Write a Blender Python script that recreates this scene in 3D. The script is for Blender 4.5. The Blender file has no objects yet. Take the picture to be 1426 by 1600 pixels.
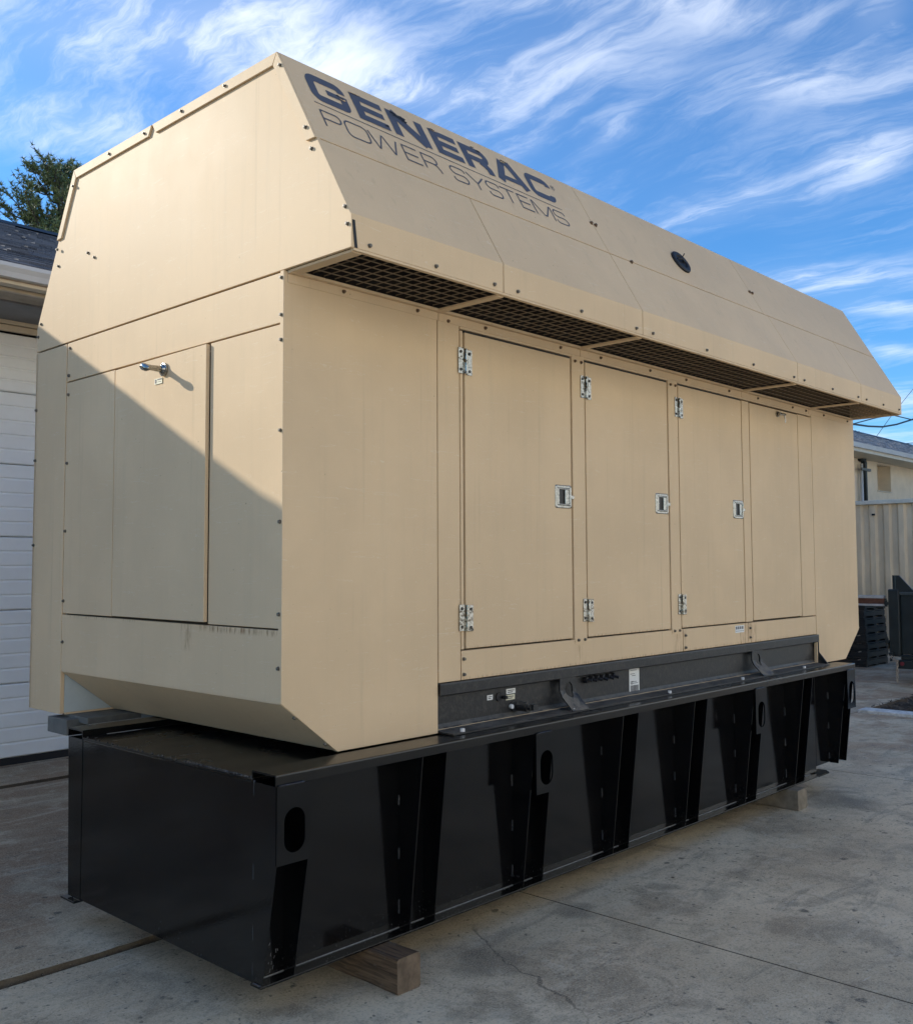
import bpy, math, random
from mathutils import Vector, Matrix, noise

sc = bpy.context.scene
R = math.radians
rnd = random.Random(7)

# ------------------------------------------------------------------ camera
cam_d = bpy.data.cameras.new("camera")
cam = bpy.data.objects.new("camera", cam_d)
sc.collection.objects.link(cam)
sc.camera = cam
YAW, PITCH, ROLL = R(47.096), R(3.514), R(-0.269)
Fv = Vector((math.sin(YAW)*math.cos(PITCH), math.cos(YAW)*math.cos(PITCH), math.sin(PITCH)))
Rv = Vector((math.cos(YAW), -math.sin(YAW), 0))
Uv = Rv.cross(Fv)
R2 = Rv*math.cos(ROLL) + Uv*math.sin(ROLL)
U2 = -Rv*math.sin(ROLL) + Uv*math.cos(ROLL)
m = Matrix((R2, U2, -Fv)).transposed().to_4x4()
m.translation = Vector((-2.562, -3.419, 1.825))
cam.matrix_world = m
cam_d.sensor_fit = 'HORIZONTAL'
cam_d.sensor_width = 36
cam_d.lens = 36*1548.6/1426
cam_d.shift_x = -7.9/1426
cam_d.shift_y = -12.9/1426
cam_d.clip_start = 0.05
cam_d.clip_end = 3000

# ------------------------------------------------------------------ sun and sky
SUN_EL, SUN_AZ = R(23.9), R(26.5)          # azimuth from +Y towards -X
sd = Vector((-math.sin(SUN_AZ)*math.cos(SUN_EL), math.cos(SUN_AZ)*math.cos(SUN_EL), math.sin(SUN_EL)))
sun_d = bpy.data.lights.new("sun", 'SUN')
sun_d.energy = 2.0
sun_d.angle = R(0.53)
sun_d.color = (1.0, 0.93, 0.80)
sun = bpy.data.objects.new("sun", sun_d)
sc.collection.objects.link(sun)
sun.rotation_euler = sd.to_track_quat('Z', 'Y').to_euler()
sun.location = sd*50

w = bpy.data.worlds.new("World")
sc.world = w
w.use_nodes = True
nt = w.node_tree
nt.nodes.clear()
N = nt.nodes.new
Lk = nt.links.new
out = N('ShaderNodeOutputWorld')
bg = N('ShaderNodeBackground')
bg.inputs[1].default_value = 0.112
Lk(bg.outputs[0], out.inputs[0])
sky = N('ShaderNodeTexSky')
sky.sky_type = 'NISHITA'
sky.sun_disc = False
sky.sun_elevation = SUN_EL
sky.sun_rotation = -SUN_AZ
sky.air_density = 1.0
sky.dust_density = 0.6
sky.ozone_density = 2.2
sky.altitude = 100


def wmath(op, a, b=None, c=None, clamp=False):
    n = N('ShaderNodeMath'); n.operation = op; n.use_clamp = clamp
    for i, v in enumerate((a, b, c)):
        if v is None: continue
        if isinstance(v, (int, float)): n.inputs[i].default_value = v
        else: Lk(v, n.inputs[i])
    return n.outputs[0]


tc = N('ShaderNodeTexCoord')
sep = N('ShaderNodeSeparateXYZ'); Lk(tc.outputs['Generated'], sep.inputs[0])
zz = wmath('ADD', wmath('MAXIMUM', sep.outputs[2], 0.0), 0.10)
cmb = N('ShaderNodeCombineXYZ')
Lk(wmath('DIVIDE', sep.outputs[0], zz), cmb.inputs[0]); Lk(wmath('DIVIDE', sep.outputs[1], zz), cmb.inputs[1])
P0 = cmb.outputs[0]


def wnoise(vec, scale, detail, rough, dist, rot=0, sx=1, sy=1, off=(0, 0, 0)):
    mp = N('ShaderNodeMapping'); mp.inputs['Rotation'].default_value[2] = rot
    mp.inputs['Scale'].default_value = (sx, sy, 1); mp.inputs['Location'].default_value = off
    Lk(vec, mp.inputs[0])
    t = N('ShaderNodeTexNoise'); t.noise_dimensions = '2D'
    t.inputs['Scale'].default_value = scale; t.inputs['Detail'].default_value = detail
    t.inputs['Roughness'].default_value = rough; t.inputs['Distortion'].default_value = dist
    Lk(mp.outputs[0], t.inputs[0])
    return t.outputs[0]


# warp the lookup a little so the cloud edges curl
wn = N('ShaderNodeTexNoise'); wn.noise_dimensions = '2D'; wn.inputs['Scale'].default_value = 3.0
wn.inputs['Detail'].default_value = 4; Lk(P0, wn.inputs[0])
vs = N('ShaderNodeVectorMath'); vs.operation = 'SUBTRACT'; vs.inputs[1].default_value = (.5, .5, .5)
Lk(wn.outputs[1], vs.inputs[0])
vm = N('ShaderNodeVectorMath'); vm.operation = 'MULTIPLY_ADD'; vm.inputs[1].default_value = (.16, .16, 0)
Lk(vs.outputs[0], vm.inputs[0]); Lk(P0, vm.inputs[2])
P = vm.outputs[0]
CLOUDS = [(0.825, 1.344, 2.783, -1.447, 3.9, 6.572, 1.25), (0.799, 1.702, 5.858, -2.261, 2.893, 7.181, 1.2), (0.989, 1.228, 4.48, -2.017, 0.658, 8.236, 1.1), (1.199, 1.172, 6.491, -4.404, 3.557, 15.495, 0.75), (1.29, 0.963, 2.648, -5.544, 9.508, 1.471, 0.6), (1.254, 0.746, 2.312, -3.361, 16.179, 18.879, 0.8), (1.603, 0.651, 1.544, -5.069, 12.453, 3.811, 0.7), (1.906, 0.715, 1.735, -9.268, 10.712, -2.979, 0.95), (1.911, 1.005, 2.328, -5.789, 10.383, 1.068, 0.85), (2.469, 1.033, 1.489, -3.769, 7.06, 3.19, 0.9), (2.754, 0.959, 2.63, -7.327, 13.15, 10.081, 0.9), (3.175, 1.09, 2.591, -7.341, 12.158, 8.989, 0.8), (3.737, 1.312, 1.322, -3.977, 4.731, 0.777, 0.9), (1.512, 1.042, 3.52, -12.117, 38.314, -11.409, 0.6), (1.498, 0.499, 1.866, -16.455, 24.603, -2.731, 0.8), (1.433, 1.163, 4.955, -11.534, 37.575, -5.149, 0.5), (4.428, 1.56, 1.379, -4.098, 5.54, 0.321, 0.7)]
total = None
for cx, cy, a, b, c, d, wt in CLOUDS:
    s1 = N('ShaderNodeVectorMath'); s1.operation = 'SUBTRACT'; s1.inputs[1].default_value = (cx, cy, 0)
    Lk(P, s1.inputs[0])
    d1 = N('ShaderNodeVectorMath'); d1.operation = 'DOT_PRODUCT'; d1.inputs[1].default_value = (a, b, 0); Lk(s1.outputs[0], d1.inputs[0])
    d2 = N('ShaderNodeVectorMath'); d2.operation = 'DOT_PRODUCT'; d2.inputs[1].default_value = (c, d, 0); Lk(s1.outputs[0], d2.inputs[0])
    r2 = wmath('ADD', wmath('MULTIPLY', d1.outputs[1], d1.outputs[1]), wmath('MULTIPLY', d2.outputs[1], d2.outputs[1]))
    g = wmath('MULTIPLY', wmath('EXPONENT', wmath('MULTIPLY', r2, -1.1)), wt)
    total = g if total is None else wmath('ADD', total, g)
# the rest of the sky carries the same sort of cirrus
big = wnoise(P0, 0.9, 2, .5, .3, off=(4.3, 1.7, 0))
away = wmath('MULTIPLY', wmath('SUBTRACT', big, 0.40, clamp=True), 3.0)
total = wmath('ADD', total, wmath('MULTIPLY', away, 0.38))
streak = wnoise(P, 2.2, 10, .60, .15, rot=R(14), sx=3.6, sy=1.0)
wisp = wnoise(P, 7.0, 9, .68, .35, rot=R(20), sx=3.0, sy=.8, off=(3, 9, 0))
soft = wnoise(P0, 2.4, 5, .55, .2, off=(6, 2, 0))
tex = wmath('ADD', wmath('ADD', wmath('MULTIPLY', streak, 0.45), wmath('MULTIPLY', wisp, 0.30)), wmath('MULTIPLY', soft, 0.25))
mt = N('ShaderNodeMapRange'); mt.interpolation_type = 'SMOOTHSTEP'
mt.inputs[1].default_value = 0.42; mt.inputs[2].default_value = 0.68; mt.inputs[3].default_value = 0.14; mt.inputs[4].default_value = 1.0
Lk(tex, mt.inputs[0])
body = wmath('MULTIPLY', wmath('MULTIPLY', total, mt.outputs[0]), 0.66)
sat = wmath('SUBTRACT', 1.0, wmath('EXPONENT', wmath('MULTIPLY', body, -1.5)))
# faint haze-thin fibres across the blue
mf = N('ShaderNodeMapRange'); mf.interpolation_type = 'SMOOTHSTEP'
mf.inputs[1].default_value = 0.50; mf.inputs[2].default_value = 0.68; mf.inputs[3].default_value = 0.0; mf.inputs[4].default_value = 0.13
Lk(tex, mf.inputs[0])
alpha = wmath('MAXIMUM', sat, mf.outputs[0])
tint = N('ShaderNodeMixRGB'); tint.blend_type = 'MULTIPLY'; tint.inputs[0].default_value = 1
tint.inputs[2].default_value = (0.29, 0.58, 0.84, 1)
Lk(sky.outputs[0], tint.inputs[1])
mix = N('ShaderNodeMixRGB'); mix.inputs[2].default_value = (4.3, 4.6, 5.1, 1)
Lk(alpha, mix.inputs[0]); Lk(tint.outputs[0], mix.inputs[1])
Lk(mix.outputs[0], bg.inputs[0])

sc.view_settings.view_transform = 'Standard'
sc.view_settings.look = 'None'
sc.view_settings.exposure = 1.27
sc.view_settings.gamma = 1
sc.view_settings.use_curve_mapping = False

# ------------------------------------------------------------------ materials


def mat(name, base=(.5, .5, .5), rough=.5, metal=0.0, spec=.5, var=0.0, vscale=3.0, bump=0.0, bscale=60.0, bdist=.01, coat=0.0,
        rvar=0.0, col2=None, stretch=(1, 1, 1)):
    ma = bpy.data.materials.new(name); ma.use_nodes = True
    t = ma.node_tree; b = t.nodes['Principled BSDF']
    b.inputs['Base Color'].default_value = (*base, 1)
    b.inputs['Roughness'].default_value = rough
    b.inputs['Metallic'].default_value = metal
    b.inputs['Specular IOR Level'].default_value = spec
    b.inputs['Coat Weight'].default_value = coat
    geo = t.nodes.new('ShaderNodeNewGeometry')
    mp = t.nodes.new('ShaderNodeMapping'); mp.inputs['Scale'].default_value = stretch
    t.links.new(geo.outputs['Position'], mp.inputs[0])
    if var or rvar or col2:
        n = t.nodes.new('ShaderNodeTexNoise'); n.inputs['Scale'].default_value = vscale
        n.inputs['Detail'].default_value = 7; n.inputs['Roughness'].default_value = .62
        t.links.new(mp.outputs[0], n.inputs[0])
        if var or col2:
            cr = t.nodes.new('ShaderNodeValToRGB')
            cr.color_ramp.elements[0].position = .3; cr.color_ramp.elements[1].position = .7
            lo = tuple(c*(1-var) for c in base); hi = col2 if col2 else tuple(min(1, c*(1+var)) for c in base)
            cr.color_ramp.elements[0].color = (*lo, 1); cr.color_ramp.elements[1].color = (*hi, 1)
            t.links.new(n.outputs[0], cr.inputs[0]); t.links.new(cr.outputs[0], b.inputs['Base Color'])
        if rvar:
            mrr = t.nodes.new('ShaderNodeMapRange'); mrr.inputs[1].default_value = .3; mrr.inputs[2].default_value = .7
            mrr.inputs[3].default_value = max(0, rough-rvar); mrr.inputs[4].default_value = min(1, rough+rvar)
            t.links.new(n.outputs[0], mrr.inputs[0]); t.links.new(mrr.outputs[0], b.inputs['Roughness'])
    if bump:
        n2 = t.nodes.new('ShaderNodeTexNoise'); n2.inputs['Scale'].default_value = bscale
        n2.inputs['Detail'].default_value = 3
        t.links.new(mp.outputs[0], n2.inputs[0])
        bp = t.nodes.new('ShaderNodeBump'); bp.inputs['Strength'].default_value = bump; bp.inputs['Distance'].default_value = bdist
        t.links.new(n2.outputs[0], bp.inputs['Height']); t.links.new(bp.outputs[0], b.inputs['Normal'])
    return ma


class NB:
    """small helper around a node tree"""
    def __init__(s, ma): s.t = ma.node_tree; s.b = s.t.nodes['Principled BSDF']
    def n(s, k, **kw):
        x = s.t.nodes.new('ShaderNode'+k)
        for a, v in kw.items(): setattr(x, a, v)
        return x
    def l(s, a, b): s.t.links.new(a, b)
    def m(s, op, a, b=None, c=None, clamp=False):
        n = s.n('Math', operation=op, use_clamp=clamp)
        for i, v in enumerate((a, b, c)):
            if v is None: continue
            if isinstance(v, (int, float)): n.inputs[i].default_value = v
            else: s.l(v, n.inputs[i])
        return n.outputs[0]
    def pos(s, stretch=(1, 1, 1), off=(0, 0, 0)):
        g = s.n('NewGeometry'); mp = s.n('Mapping'); mp.inputs['Scale'].default_value = stretch; mp.inputs['Location'].default_value = off
        s.l(g.outputs['Position'], mp.inputs[0]); return mp.outputs[0]
    def noise(s, vec, scale, detail=5, rough=.6, dist=0):
        n = s.n('TexNoise'); n.inputs['Scale'].default_value = scale; n.inputs['Detail'].default_value = detail
        n.inputs['Roughness'].default_value = rough; n.inputs['Distortion'].default_value = dist
        s.l(vec, n.inputs[0]); return n.outputs[0]
    def step(s, v, a, b, lo=0, hi=1):
        r = s.n('MapRange'); r.interpolation_type = 'SMOOTHSTEP'
        for i, x in enumerate((a, b, lo, hi)): r.inputs[i+1].default_value = x
        s.l(v, r.inputs[0]); return r.outputs[0]
    def mix(s, f, a, b, mode='MIX'):
        x = s.n('MixRGB', blend_type=mode)
        for i, v in enumerate((f, a, b)):
            if isinstance(v, (int, float)): x.inputs[i].default_value = v
            elif isinstance(v, tuple): x.inputs[i].default_value = (*v, 1)
            else: s.l(v, x.inputs[i])
        return x.outputs[0]


TAN = (0.695, 0.515, 0.325)


def paint(name, rust=None, streaks=0.0, rough=.46):
    """tan powder coat: orange-peel, faint dirt film, optional rust line (axis, level, lo, hi)"""
    ma = bpy.data.materials.new(name); ma.use_nodes = True
    q = NB(ma); p = q.pos()
    big = q.noise(p, 1.1, 5, .6)
    col = q.mix(q.step(big, .35, .7), tuple(c*.94 for c in TAN), tuple(c*1.05 for c in TAN))
    st = q.noise(q.pos((9, 9, .5)), 1.6, 5, .65)
    col = q.mix(q.m('MULTIPLY', q.step(st, .5, .75), .10+streaks), col, (.36, .31, .22))
    fl = q.noise(p, 260, 1, .5)
    col = q.mix(q.m('MULTIPLY', q.step(fl, .52, .7), .12), col, (.85, .70, .48))
    sk = q.noise(q.pos((1.0, 1.0, 9.0), (2, 4, 1)), 5.0, 3, .5, 1.5)
    col = q.mix(q.m('MULTIPLY', q.m('MULTIPLY', q.step(sk, .655, .665), q.step(sk, .680, .668)), .35), col, (.80, .72, .58))
    rn_ = q.noise(q.pos((16, 16, .35), (0, 3, 2)), 1.3, 5, .6)
    col = q.mix(q.m('MULTIPLY', q.step(rn_, .60, .72), .16), col, (.33, .25, .16))
    # scattered specks of dirt
    sp = q.noise(p, 55, 2, .5)
    col = q.mix(q.m('MULTIPLY', q.step(sp, .755, .78), .55), col, (.12, .08, .05))
    if rust:
        for (y0, y1, x0, x1, z0, z1, amt) in rust:
            g = q.n('NewGeometry'); s3 = q.n('SeparateXYZ'); q.l(g.outputs['Position'], s3.inputs[0])
            def win(o, a, b, f):
                return q.m('MULTIPLY', q.step(o, a-f, a+f), q.step(o, b-f, b+f, 1, 0))
            msk = win(s3.outputs[2], z0, z1, .012)
            if x1 > x0: msk = q.m('MULTIPLY', msk, win(s3.outputs[0], x0, x1, .03))
            if y1 > y0: msk = q.m('MULTIPLY', msk, win(s3.outputs[1], y0, y1, .03))
            rn = q.noise(q.pos((22, 22, 2.2)), 2.6, 6, .7)
            fall = q.step(s3.outputs[2], z1, z0, 0.0, .22) if False else None
            f = q.m('MULTIPLY', msk, q.step(rn, .46, .66))
            col = q.mix(q.m('MULTIPLY', f, amt), col, (.17, .062, .018))
    q.l(col, q.b.inputs['Base Color'])
    rg = q.step(q.noise(p, 2.2, 6, .65), .3, .7, rough-.02, rough+.03)
    q.l(rg, q.b.inputs['Roughness'])
    q.b.inputs['Specular IOR Level'].default_value = .04
    bp = q.n('Bump'); bp.inputs['Strength'].default_value = .30; bp.inputs['Distance'].default_value = .0015
    q.l(q.noise(p, 210, 2, .6), bp.inputs['Height'])
    bp2 = q.n('Bump'); bp2.inputs['Strength'].default_value = .10; bp2.inputs['Distance'].default_value = .02
    q.l(q.noise(p, 1.3, 1, .5), bp2.inputs['Height']); q.l(bp.outputs[0], bp2.inputs['Normal'])
    q.l(bp2.outputs[0], q.b.inputs['Normal'])
    return ma


M = {}
M['tan'] = paint('tan_powder_coat')
M['tan_rusty_end'] = paint('tan_rusty_end', rust=[(0.0, .62, 1, 0, 1.525, 1.553, .85), (.70, .78, 1, 0, 1.43, 1.556, .6), (1.2, 1.95, 1, 0, 1.545, 1.565, .5)])
M['tan_rusty_sill'] = paint('tan_rusty_sill', rust=[(1, 0, 4.05, 4.3, 1.20, 1.40, .7), (1, 0, 3.15, 3.30, 1.25, 1.385, .4), (1, 0, .9, 5.4, 1.242, 1.256, .6), (1, 0, 2.08, 2.16, 1.24, 1.36, .35)])
M['tan_door'] = paint('tan_door', rust=[(1, 0, 1.1, 4.3, 1.395, 1.407, .7)], rough=.46)
M['tan_dirty'] = paint('tan_dirty', streaks=.28)
M['dark_void'] = mat('dark_cavity_sheet', (.012, .010, .009), .8)  # near-black stands in for the shade inside the hood
M['gap'] = mat('shadow_gap_rubber', (.06, .042, .026), .85)  # dark colour stands in for shade behind the panel gaps
M['rubber'] = mat('black_rubber', (.010, .010, .012), .6, bump=.3, bscale=120, bdist=.002)
M['steel_bolt'] = mat('zinc_bolt', (.17, .155, .13), .5, metal=.6, var=.3, vscale=60)
M['rusty_bolt'] = mat('rusting_bolt', (.16, .10, .06), .6, metal=.3, var=.4, vscale=80)
M['chrome'] = mat('polished_steel', (.34, .335, .31), .14, metal=1, bump=.6, bscale=22, bdist=.010, var=.45, vscale=90)
M['chrome_dark'] = mat('shaded_steel_tray', (.02, .02, .02), .35, metal=.5)  # near-black paints the latch recess shade; the dark screws share it
M['letters'] = mat('faded_blue_grey_vinyl', (.080, .082, .100), .5, var=.12, vscale=20)
M['letters_thin'] = mat('faded_grey_vinyl', (.10, .095, .10), .5, var=.1, vscale=30)
M['white_inner'] = mat('pale_grey_inner_sheet', (.48, .53, .54), .5, var=.1, vscale=5, bump=.2, bscale=20)
M['label'] = mat('white_label_vinyl', (.72, .72, .70), .5, var=.05, vscale=60)
M['label_yellow'] = mat('cream_label_vinyl', (.66, .62, .45), .5)
M['ink'] = mat('label_ink', (.04, .04, .05), .6)
M['skid'] = None
M['mesh_wire'] = mat('dirty_mesh_wire', (.22, .16, .10), .6)  # tan darkened so the colour carries the underside shade


def black_gloss(name, dust_top=0.0, base=(.0035, .0033, .0036), rough=.08):
    ma = bpy.data.materials.new(name); ma.use_nodes = True
    q = NB(ma); p = q.pos()
    g = q.n('NewGeometry'); s3 = q.n('SeparateXYZ'); q.l(g.outputs['Position'], s3.inputs[0])
    sp = q.noise(p, 95, 3, .6)
    low = q.step(s3.outputs[2], .16, .42, 1, 0)
    spat = q.m('MULTIPLY', q.m('MULTIPLY', q.step(sp, .62, .68), low), .35)
    film = q.m('MULTIPLY', q.step(q.noise(p, 3.0, 6, .65), .45, .75), .045+dust_top)
    f = q.m('ADD', spat, film, clamp=True)
    q.l(q.mix(f, base, (.10, .095, .085)), q.b.inputs['Base Color'])
    q.l(q.m('ADD', q.step(q.noise(p, 2.0, 5, .6), .3, .7, rough-.03, rough+.06), q.m('MULTIPLY', f, .5)), q.b.inputs['Roughness'])
    bp = q.n('Bump'); bp.inputs['Strength'].default_value = .25; bp.inputs['Distance'].default_value = .006
    q.l(q.noise(p, 1.8, 2, .5), bp.inputs['Height'])
    bp2 = q.n('Bump'); bp2.inputs['Strength'].default_value = .10; bp2.inputs['Distance'].default_value = .002
    q.l(q.noise(p, 120, 2, .5), bp2.inputs['Height']); q.l(bp.outputs[0], bp2.inputs['Normal'])
    q.l(bp2.outputs[0], q.b.inputs['Normal'])
    return ma


M['black'] = black_gloss('gloss_black_enamel')
M['black_deck'] = black_gloss('gloss_black_deck', .0, rough=.24)
M['black_rail'] = black_gloss('black_rail_enamel', .0, rough=.22, base=(.003, .003, .0032))
M['grey_steel'] = mat('grey_steel', (.13, .13, .12), .6, var=.25, vscale=12)
M['weld'] = mat('weld_bead', (.09, .09, .095), .25, metal=.7, bump=.8, bscale=90, bdist=.006, var=.5, vscale=90)
M['scuff'] = mat('scraped_paint', (.22, .22, .22), .55, var=.4, vscale=80)


def skid_mat():
    ma = bpy.data.materials.new('weathered_black_frame'); ma.use_nodes = True
    q = NB(ma); p = q.pos()
    g = q.n('NewGeometry'); s3 = q.n('SeparateXYZ'); q.l(g.outputs['Normal'], s3.inputs[0])
    upf = q.step(s3.outputs[2], .15, .7)
    d = q.m('MULTIPLY', upf, q.step(q.noise(p, 14, 7, .75), .36, .6))
    d2 = q.m('MULTIPLY', q.step(q.noise(p, 30, 6, .7), .45, .7), .20)
    f = q.m('MAXIMUM', d, d2)
    q.l(q.mix(f, (.0085, .009, .0105), (.17, .15, .12)), q.b.inputs['Base Color'])
    q.l(q.m('ADD', q.m('MULTIPLY', f, .35), .42), q.b.inputs['Roughness'])
    bp = q.n('Bump'); bp.inputs['Strength'].default_value = .4; bp.inputs['Distance'].default_value = .004
    q.l(q.noise(p, 70, 4, .7), bp.inputs['Height']); q.l(bp.outputs[0], q.b.inputs['Normal'])
    return ma


M['skid'] = skid_mat()


def concrete():
    ma = bpy.data.materials.new('worn_yard_concrete'); ma.use_nodes = True
    q = NB(ma); p = q.pos()
    big = q.noise(p, .55, 6, .6, .4)
    col = q.mix(q.step(big, .36, .64), (.50, .40, .265), (.74, .61, .425))
    med = q.noise(q.pos(off=(7, 3, 0)), 1.9, 9, .70, .6)
    col = q.mix(q.m('MULTIPLY', q.step(med, .49, .64), .62), col, (.19, .150, .10))
    # brown iron tint, strongest beside the garage and at the far end of the yard
    g = q.n('NewGeometry'); s3 = q.n('SeparateXYZ'); q.l(g.outputs['Position'], s3.inputs[0])
    br = q.noise(q.pos(off=(2, 11, 0)), 1.5, 6, .65, .5)
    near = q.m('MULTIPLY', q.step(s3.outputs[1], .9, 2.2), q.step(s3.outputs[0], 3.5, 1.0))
    far = q.m('MULTIPLY', q.step(s3.outputs[0], 5.5, 8.5), .7)
    col = q.mix(q.m('MULTIPLY', q.step(br, .38, .60), q.m('ADD', q.m('MAXIMUM', near, far), .15)), col, (.29, .15, .075))
    # darker, dirtier slabs on the garage side
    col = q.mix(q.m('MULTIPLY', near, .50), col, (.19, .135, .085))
    # long pale smears and scrape marks
    sm = q.noise(q.pos((.35, 2.6, 1), (5, 1, 0)), 2.2, 8, .72, .5)
    col = q.mix(q.m('MULTIPLY', q.step(sm, .53, .66), .50), col, (.64, .55, .40))
    sd_ = q.noise(q.pos((.5, 1.9, 1), (9, 4, 0)), 1.7, 8, .72, .8)
    col = q.mix(q.m('MULTIPLY', q.step(sd_, .54, .66), .50), col, (.15, .135, .11))
    sc_ = q.noise(q.pos((.6, 9.0, 1), (1, 2, 0)), 2.6, 6, .75, 1.0)
    col = q.mix(q.m('MULTIPLY', q.step(sc_, .64, .69), .45), col, (.70, .67, .60))
    sc2 = q.noise(q.pos((7.0, 1.1, 1), (3, 8, 0)), 1.9, 6, .75, 1.2)
    col = q.mix(q.m('MULTIPLY', q.step(sc2, .66, .70), .40), col, (.72, .70, .64))
    mott = q.noise(q.pos(off=(13, 1, 0)), 9.0, 8, .74, .3)
    col = q.mix(q.m('MULTIPLY', q.step(mott, .50, .62), .40), col, (.19, .155, .11))
    mot2 = q.noise(q.pos(off=(3, 17, 0)), 5.0, 8, .74, .6)
    col = q.mix(q.m('MULTIPLY', q.step(mot2, .54, .64), .38), col, (.70, .61, .46))
    # damp and greasy patches by the cribbing and along the tank
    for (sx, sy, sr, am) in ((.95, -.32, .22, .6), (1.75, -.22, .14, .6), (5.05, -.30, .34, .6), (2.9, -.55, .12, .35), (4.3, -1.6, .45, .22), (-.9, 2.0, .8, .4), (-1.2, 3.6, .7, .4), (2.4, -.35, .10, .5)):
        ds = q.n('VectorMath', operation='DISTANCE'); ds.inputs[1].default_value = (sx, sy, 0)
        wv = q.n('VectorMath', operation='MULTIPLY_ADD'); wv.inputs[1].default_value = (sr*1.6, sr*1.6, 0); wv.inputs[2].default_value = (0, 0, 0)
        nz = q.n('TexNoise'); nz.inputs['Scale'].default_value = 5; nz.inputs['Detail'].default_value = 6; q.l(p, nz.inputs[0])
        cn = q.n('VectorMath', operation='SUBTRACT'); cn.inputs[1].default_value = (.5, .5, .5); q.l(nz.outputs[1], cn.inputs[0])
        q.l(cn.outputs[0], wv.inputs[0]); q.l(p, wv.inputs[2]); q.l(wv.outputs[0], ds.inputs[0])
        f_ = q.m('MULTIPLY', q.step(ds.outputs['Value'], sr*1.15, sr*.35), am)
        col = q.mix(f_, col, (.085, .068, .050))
    # hairline cracks
    vc = q.n('TexVoronoi'); vc.feature = 'DISTANCE_TO_EDGE'; vc.inputs['Scale'].default_value = .55
    wc = q.n('VectorMath', operation='MULTIPLY_ADD'); wc.inputs[1].default_value = (.5, .5, 0)
    nc = q.n('TexNoise'); nc.inputs['Scale'].default_value = 2.4; nc.inputs['Detail'].default_value = 8; q.l(p, nc.inputs[0])
    q.l(nc.outputs[1], wc.inputs[0]); q.l(p, wc.inputs[2]); q.l(wc.outputs[0], vc.inputs[0])
    crk = q.m('MULTIPLY', q.step(vc.outputs['Distance'], .0035, .0012), q.step(q.noise(q.pos(off=(1, 5, 0)), .7, 3, .5), .50, .58))
    col = q.mix(q.m('MULTIPLY', crk, .7), col, (.05, .04, .03))
    # oil drops of several sizes
    for sc1, th, of in ((1.3, .060, 0), (3.4, .10, 9), (7.5, .13, 21), (16.0, .16, 33)):
        v = q.n('TexVoronoi'); v.inputs['Scale'].default_value = sc1
        wv = q.n('VectorMath', operation='MULTIPLY_ADD'); wv.inputs[1].default_value = (.06, .06, 0)
        nz = q.n('TexNoise'); nz.inputs['Scale'].default_value = 14; q.l(p, nz.inputs[0])
        q.l(nz.outputs[1], wv.inputs[0]); q.l(q.pos(off=(of, of*.7, 0)), wv.inputs[2]); q.l(wv.outputs[0], v.inputs[0])
        sel = q.step(q.noise(q.pos(off=(of, 3, 0)), 1.1, 3, .6), .44, .52)
        spt = q.m('MULTIPLY', q.step(v.outputs[0], th, th*.5, 0, 1), sel)
        col = q.mix(q.m('MULTIPLY', spt, .85), col, (.050, .048, .040))
    # fine sand grain
    gr = q.noise(p, 110, 4, .75)
    col = q.mix(q.step(gr, .40, .66, .0, .45), col, (.80, .68, .49))
    gr2 = q.noise(p, 60, 6, .8)
    col = q.mix(q.step(gr2, .50, .66, .0, .55), col, (.10, .088, .07))
    # broken slab edges are packed with dirt
    ns = q.n('SeparateXYZ'); q.l(g.outputs['True Normal'], ns.inputs[0])
    col = q.mix(q.m('MULTIPLY', q.step(ns.outputs[2], .75, .4), .85), col, (.05, .036, .024))
    q.l(col, q.b.inputs['Base Color'])
    q.l(q.step(med, .4, .75, .82, .55), q.b.inputs['Roughness'])
    q.b.inputs['Specular IOR Level'].default_value = .35
    bp = q.n('Bump'); bp.inputs['Strength'].default_value = .5; bp.inputs['Distance'].default_value = .004
    q.l(q.m('ADD', gr, q.m('MULTIPLY', med, 1.5)), bp.inputs['Height']); q.l(bp.outputs[0], q.b.inputs['Normal'])
    return ma


M['concrete'] = concrete()
M['warehouse_wall'] = mat('pale_warehouse_render', (.80, .775, .725), .8, var=.04, vscale=2)  # wall of the unseen building added for fill light
M['ground'] = mat('joint_dirt_and_far_yard', (.022, .018, .014), .95, var=.4, vscale=8, bump=.8, bscale=40, bdist=.01)
M['yard'] = mat('far_concrete_yard', (.30, .285, .25), .9, var=.25, vscale=1.5, bump=.4, bscale=60)
M['grit'] = mat('dirty_grit', (.16, .14, .11), .9, var=.5, vscale=70)
M['kerb'] = mat('worn_white_kerb_paint', (.62, .62, .60), .7, var=.35, vscale=14, bump=.4, bscale=60)
M['mulch'] = mat('dark_bark_mulch', (.022, .017, .012), .95, col2=(.10, .075, .05), vscale=45, bump=1, bscale=80, bdist=.02)
M['chip'] = mat('bark_chips', (.05, .036, .024), .9, col2=(.20, .16, .12), vscale=25)
M['door_white'] = mat('white_ribbed_garage_steel', (.86, .86, .84), .45, var=.04, vscale=3, bump=.15, bscale=14, rvar=.08)
M['beige_trim'] = mat('beige_trim_board', (.60, .51, .38), .55, var=.1, vscale=6)
M['brown_fascia'] = mat('brown_fascia_board', (.36, .28, .22), .6, var=.15, vscale=5)
M['grey_soffit'] = mat('grey_soffit_board', (.16, .165, .18), .6, var=.15, vscale=5)
M['brown_soffit'] = mat('vented_brown_soffit', (.34, .28, .21), .6, var=.2, vscale=9)
M['gutter'] = mat('pale_gutter_metal', (.58, .57, .55), .4, var=.06, vscale=4)
M['stucco'] = mat('beige_stucco', (.74, .59, .41), .85, var=.08, vscale=3, bump=.5, bscale=90, bdist=.006)
M['stucco_panel'] = mat('beige_board_infill', (.62, .53, .40), .7, var=.06, vscale=4)


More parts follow.
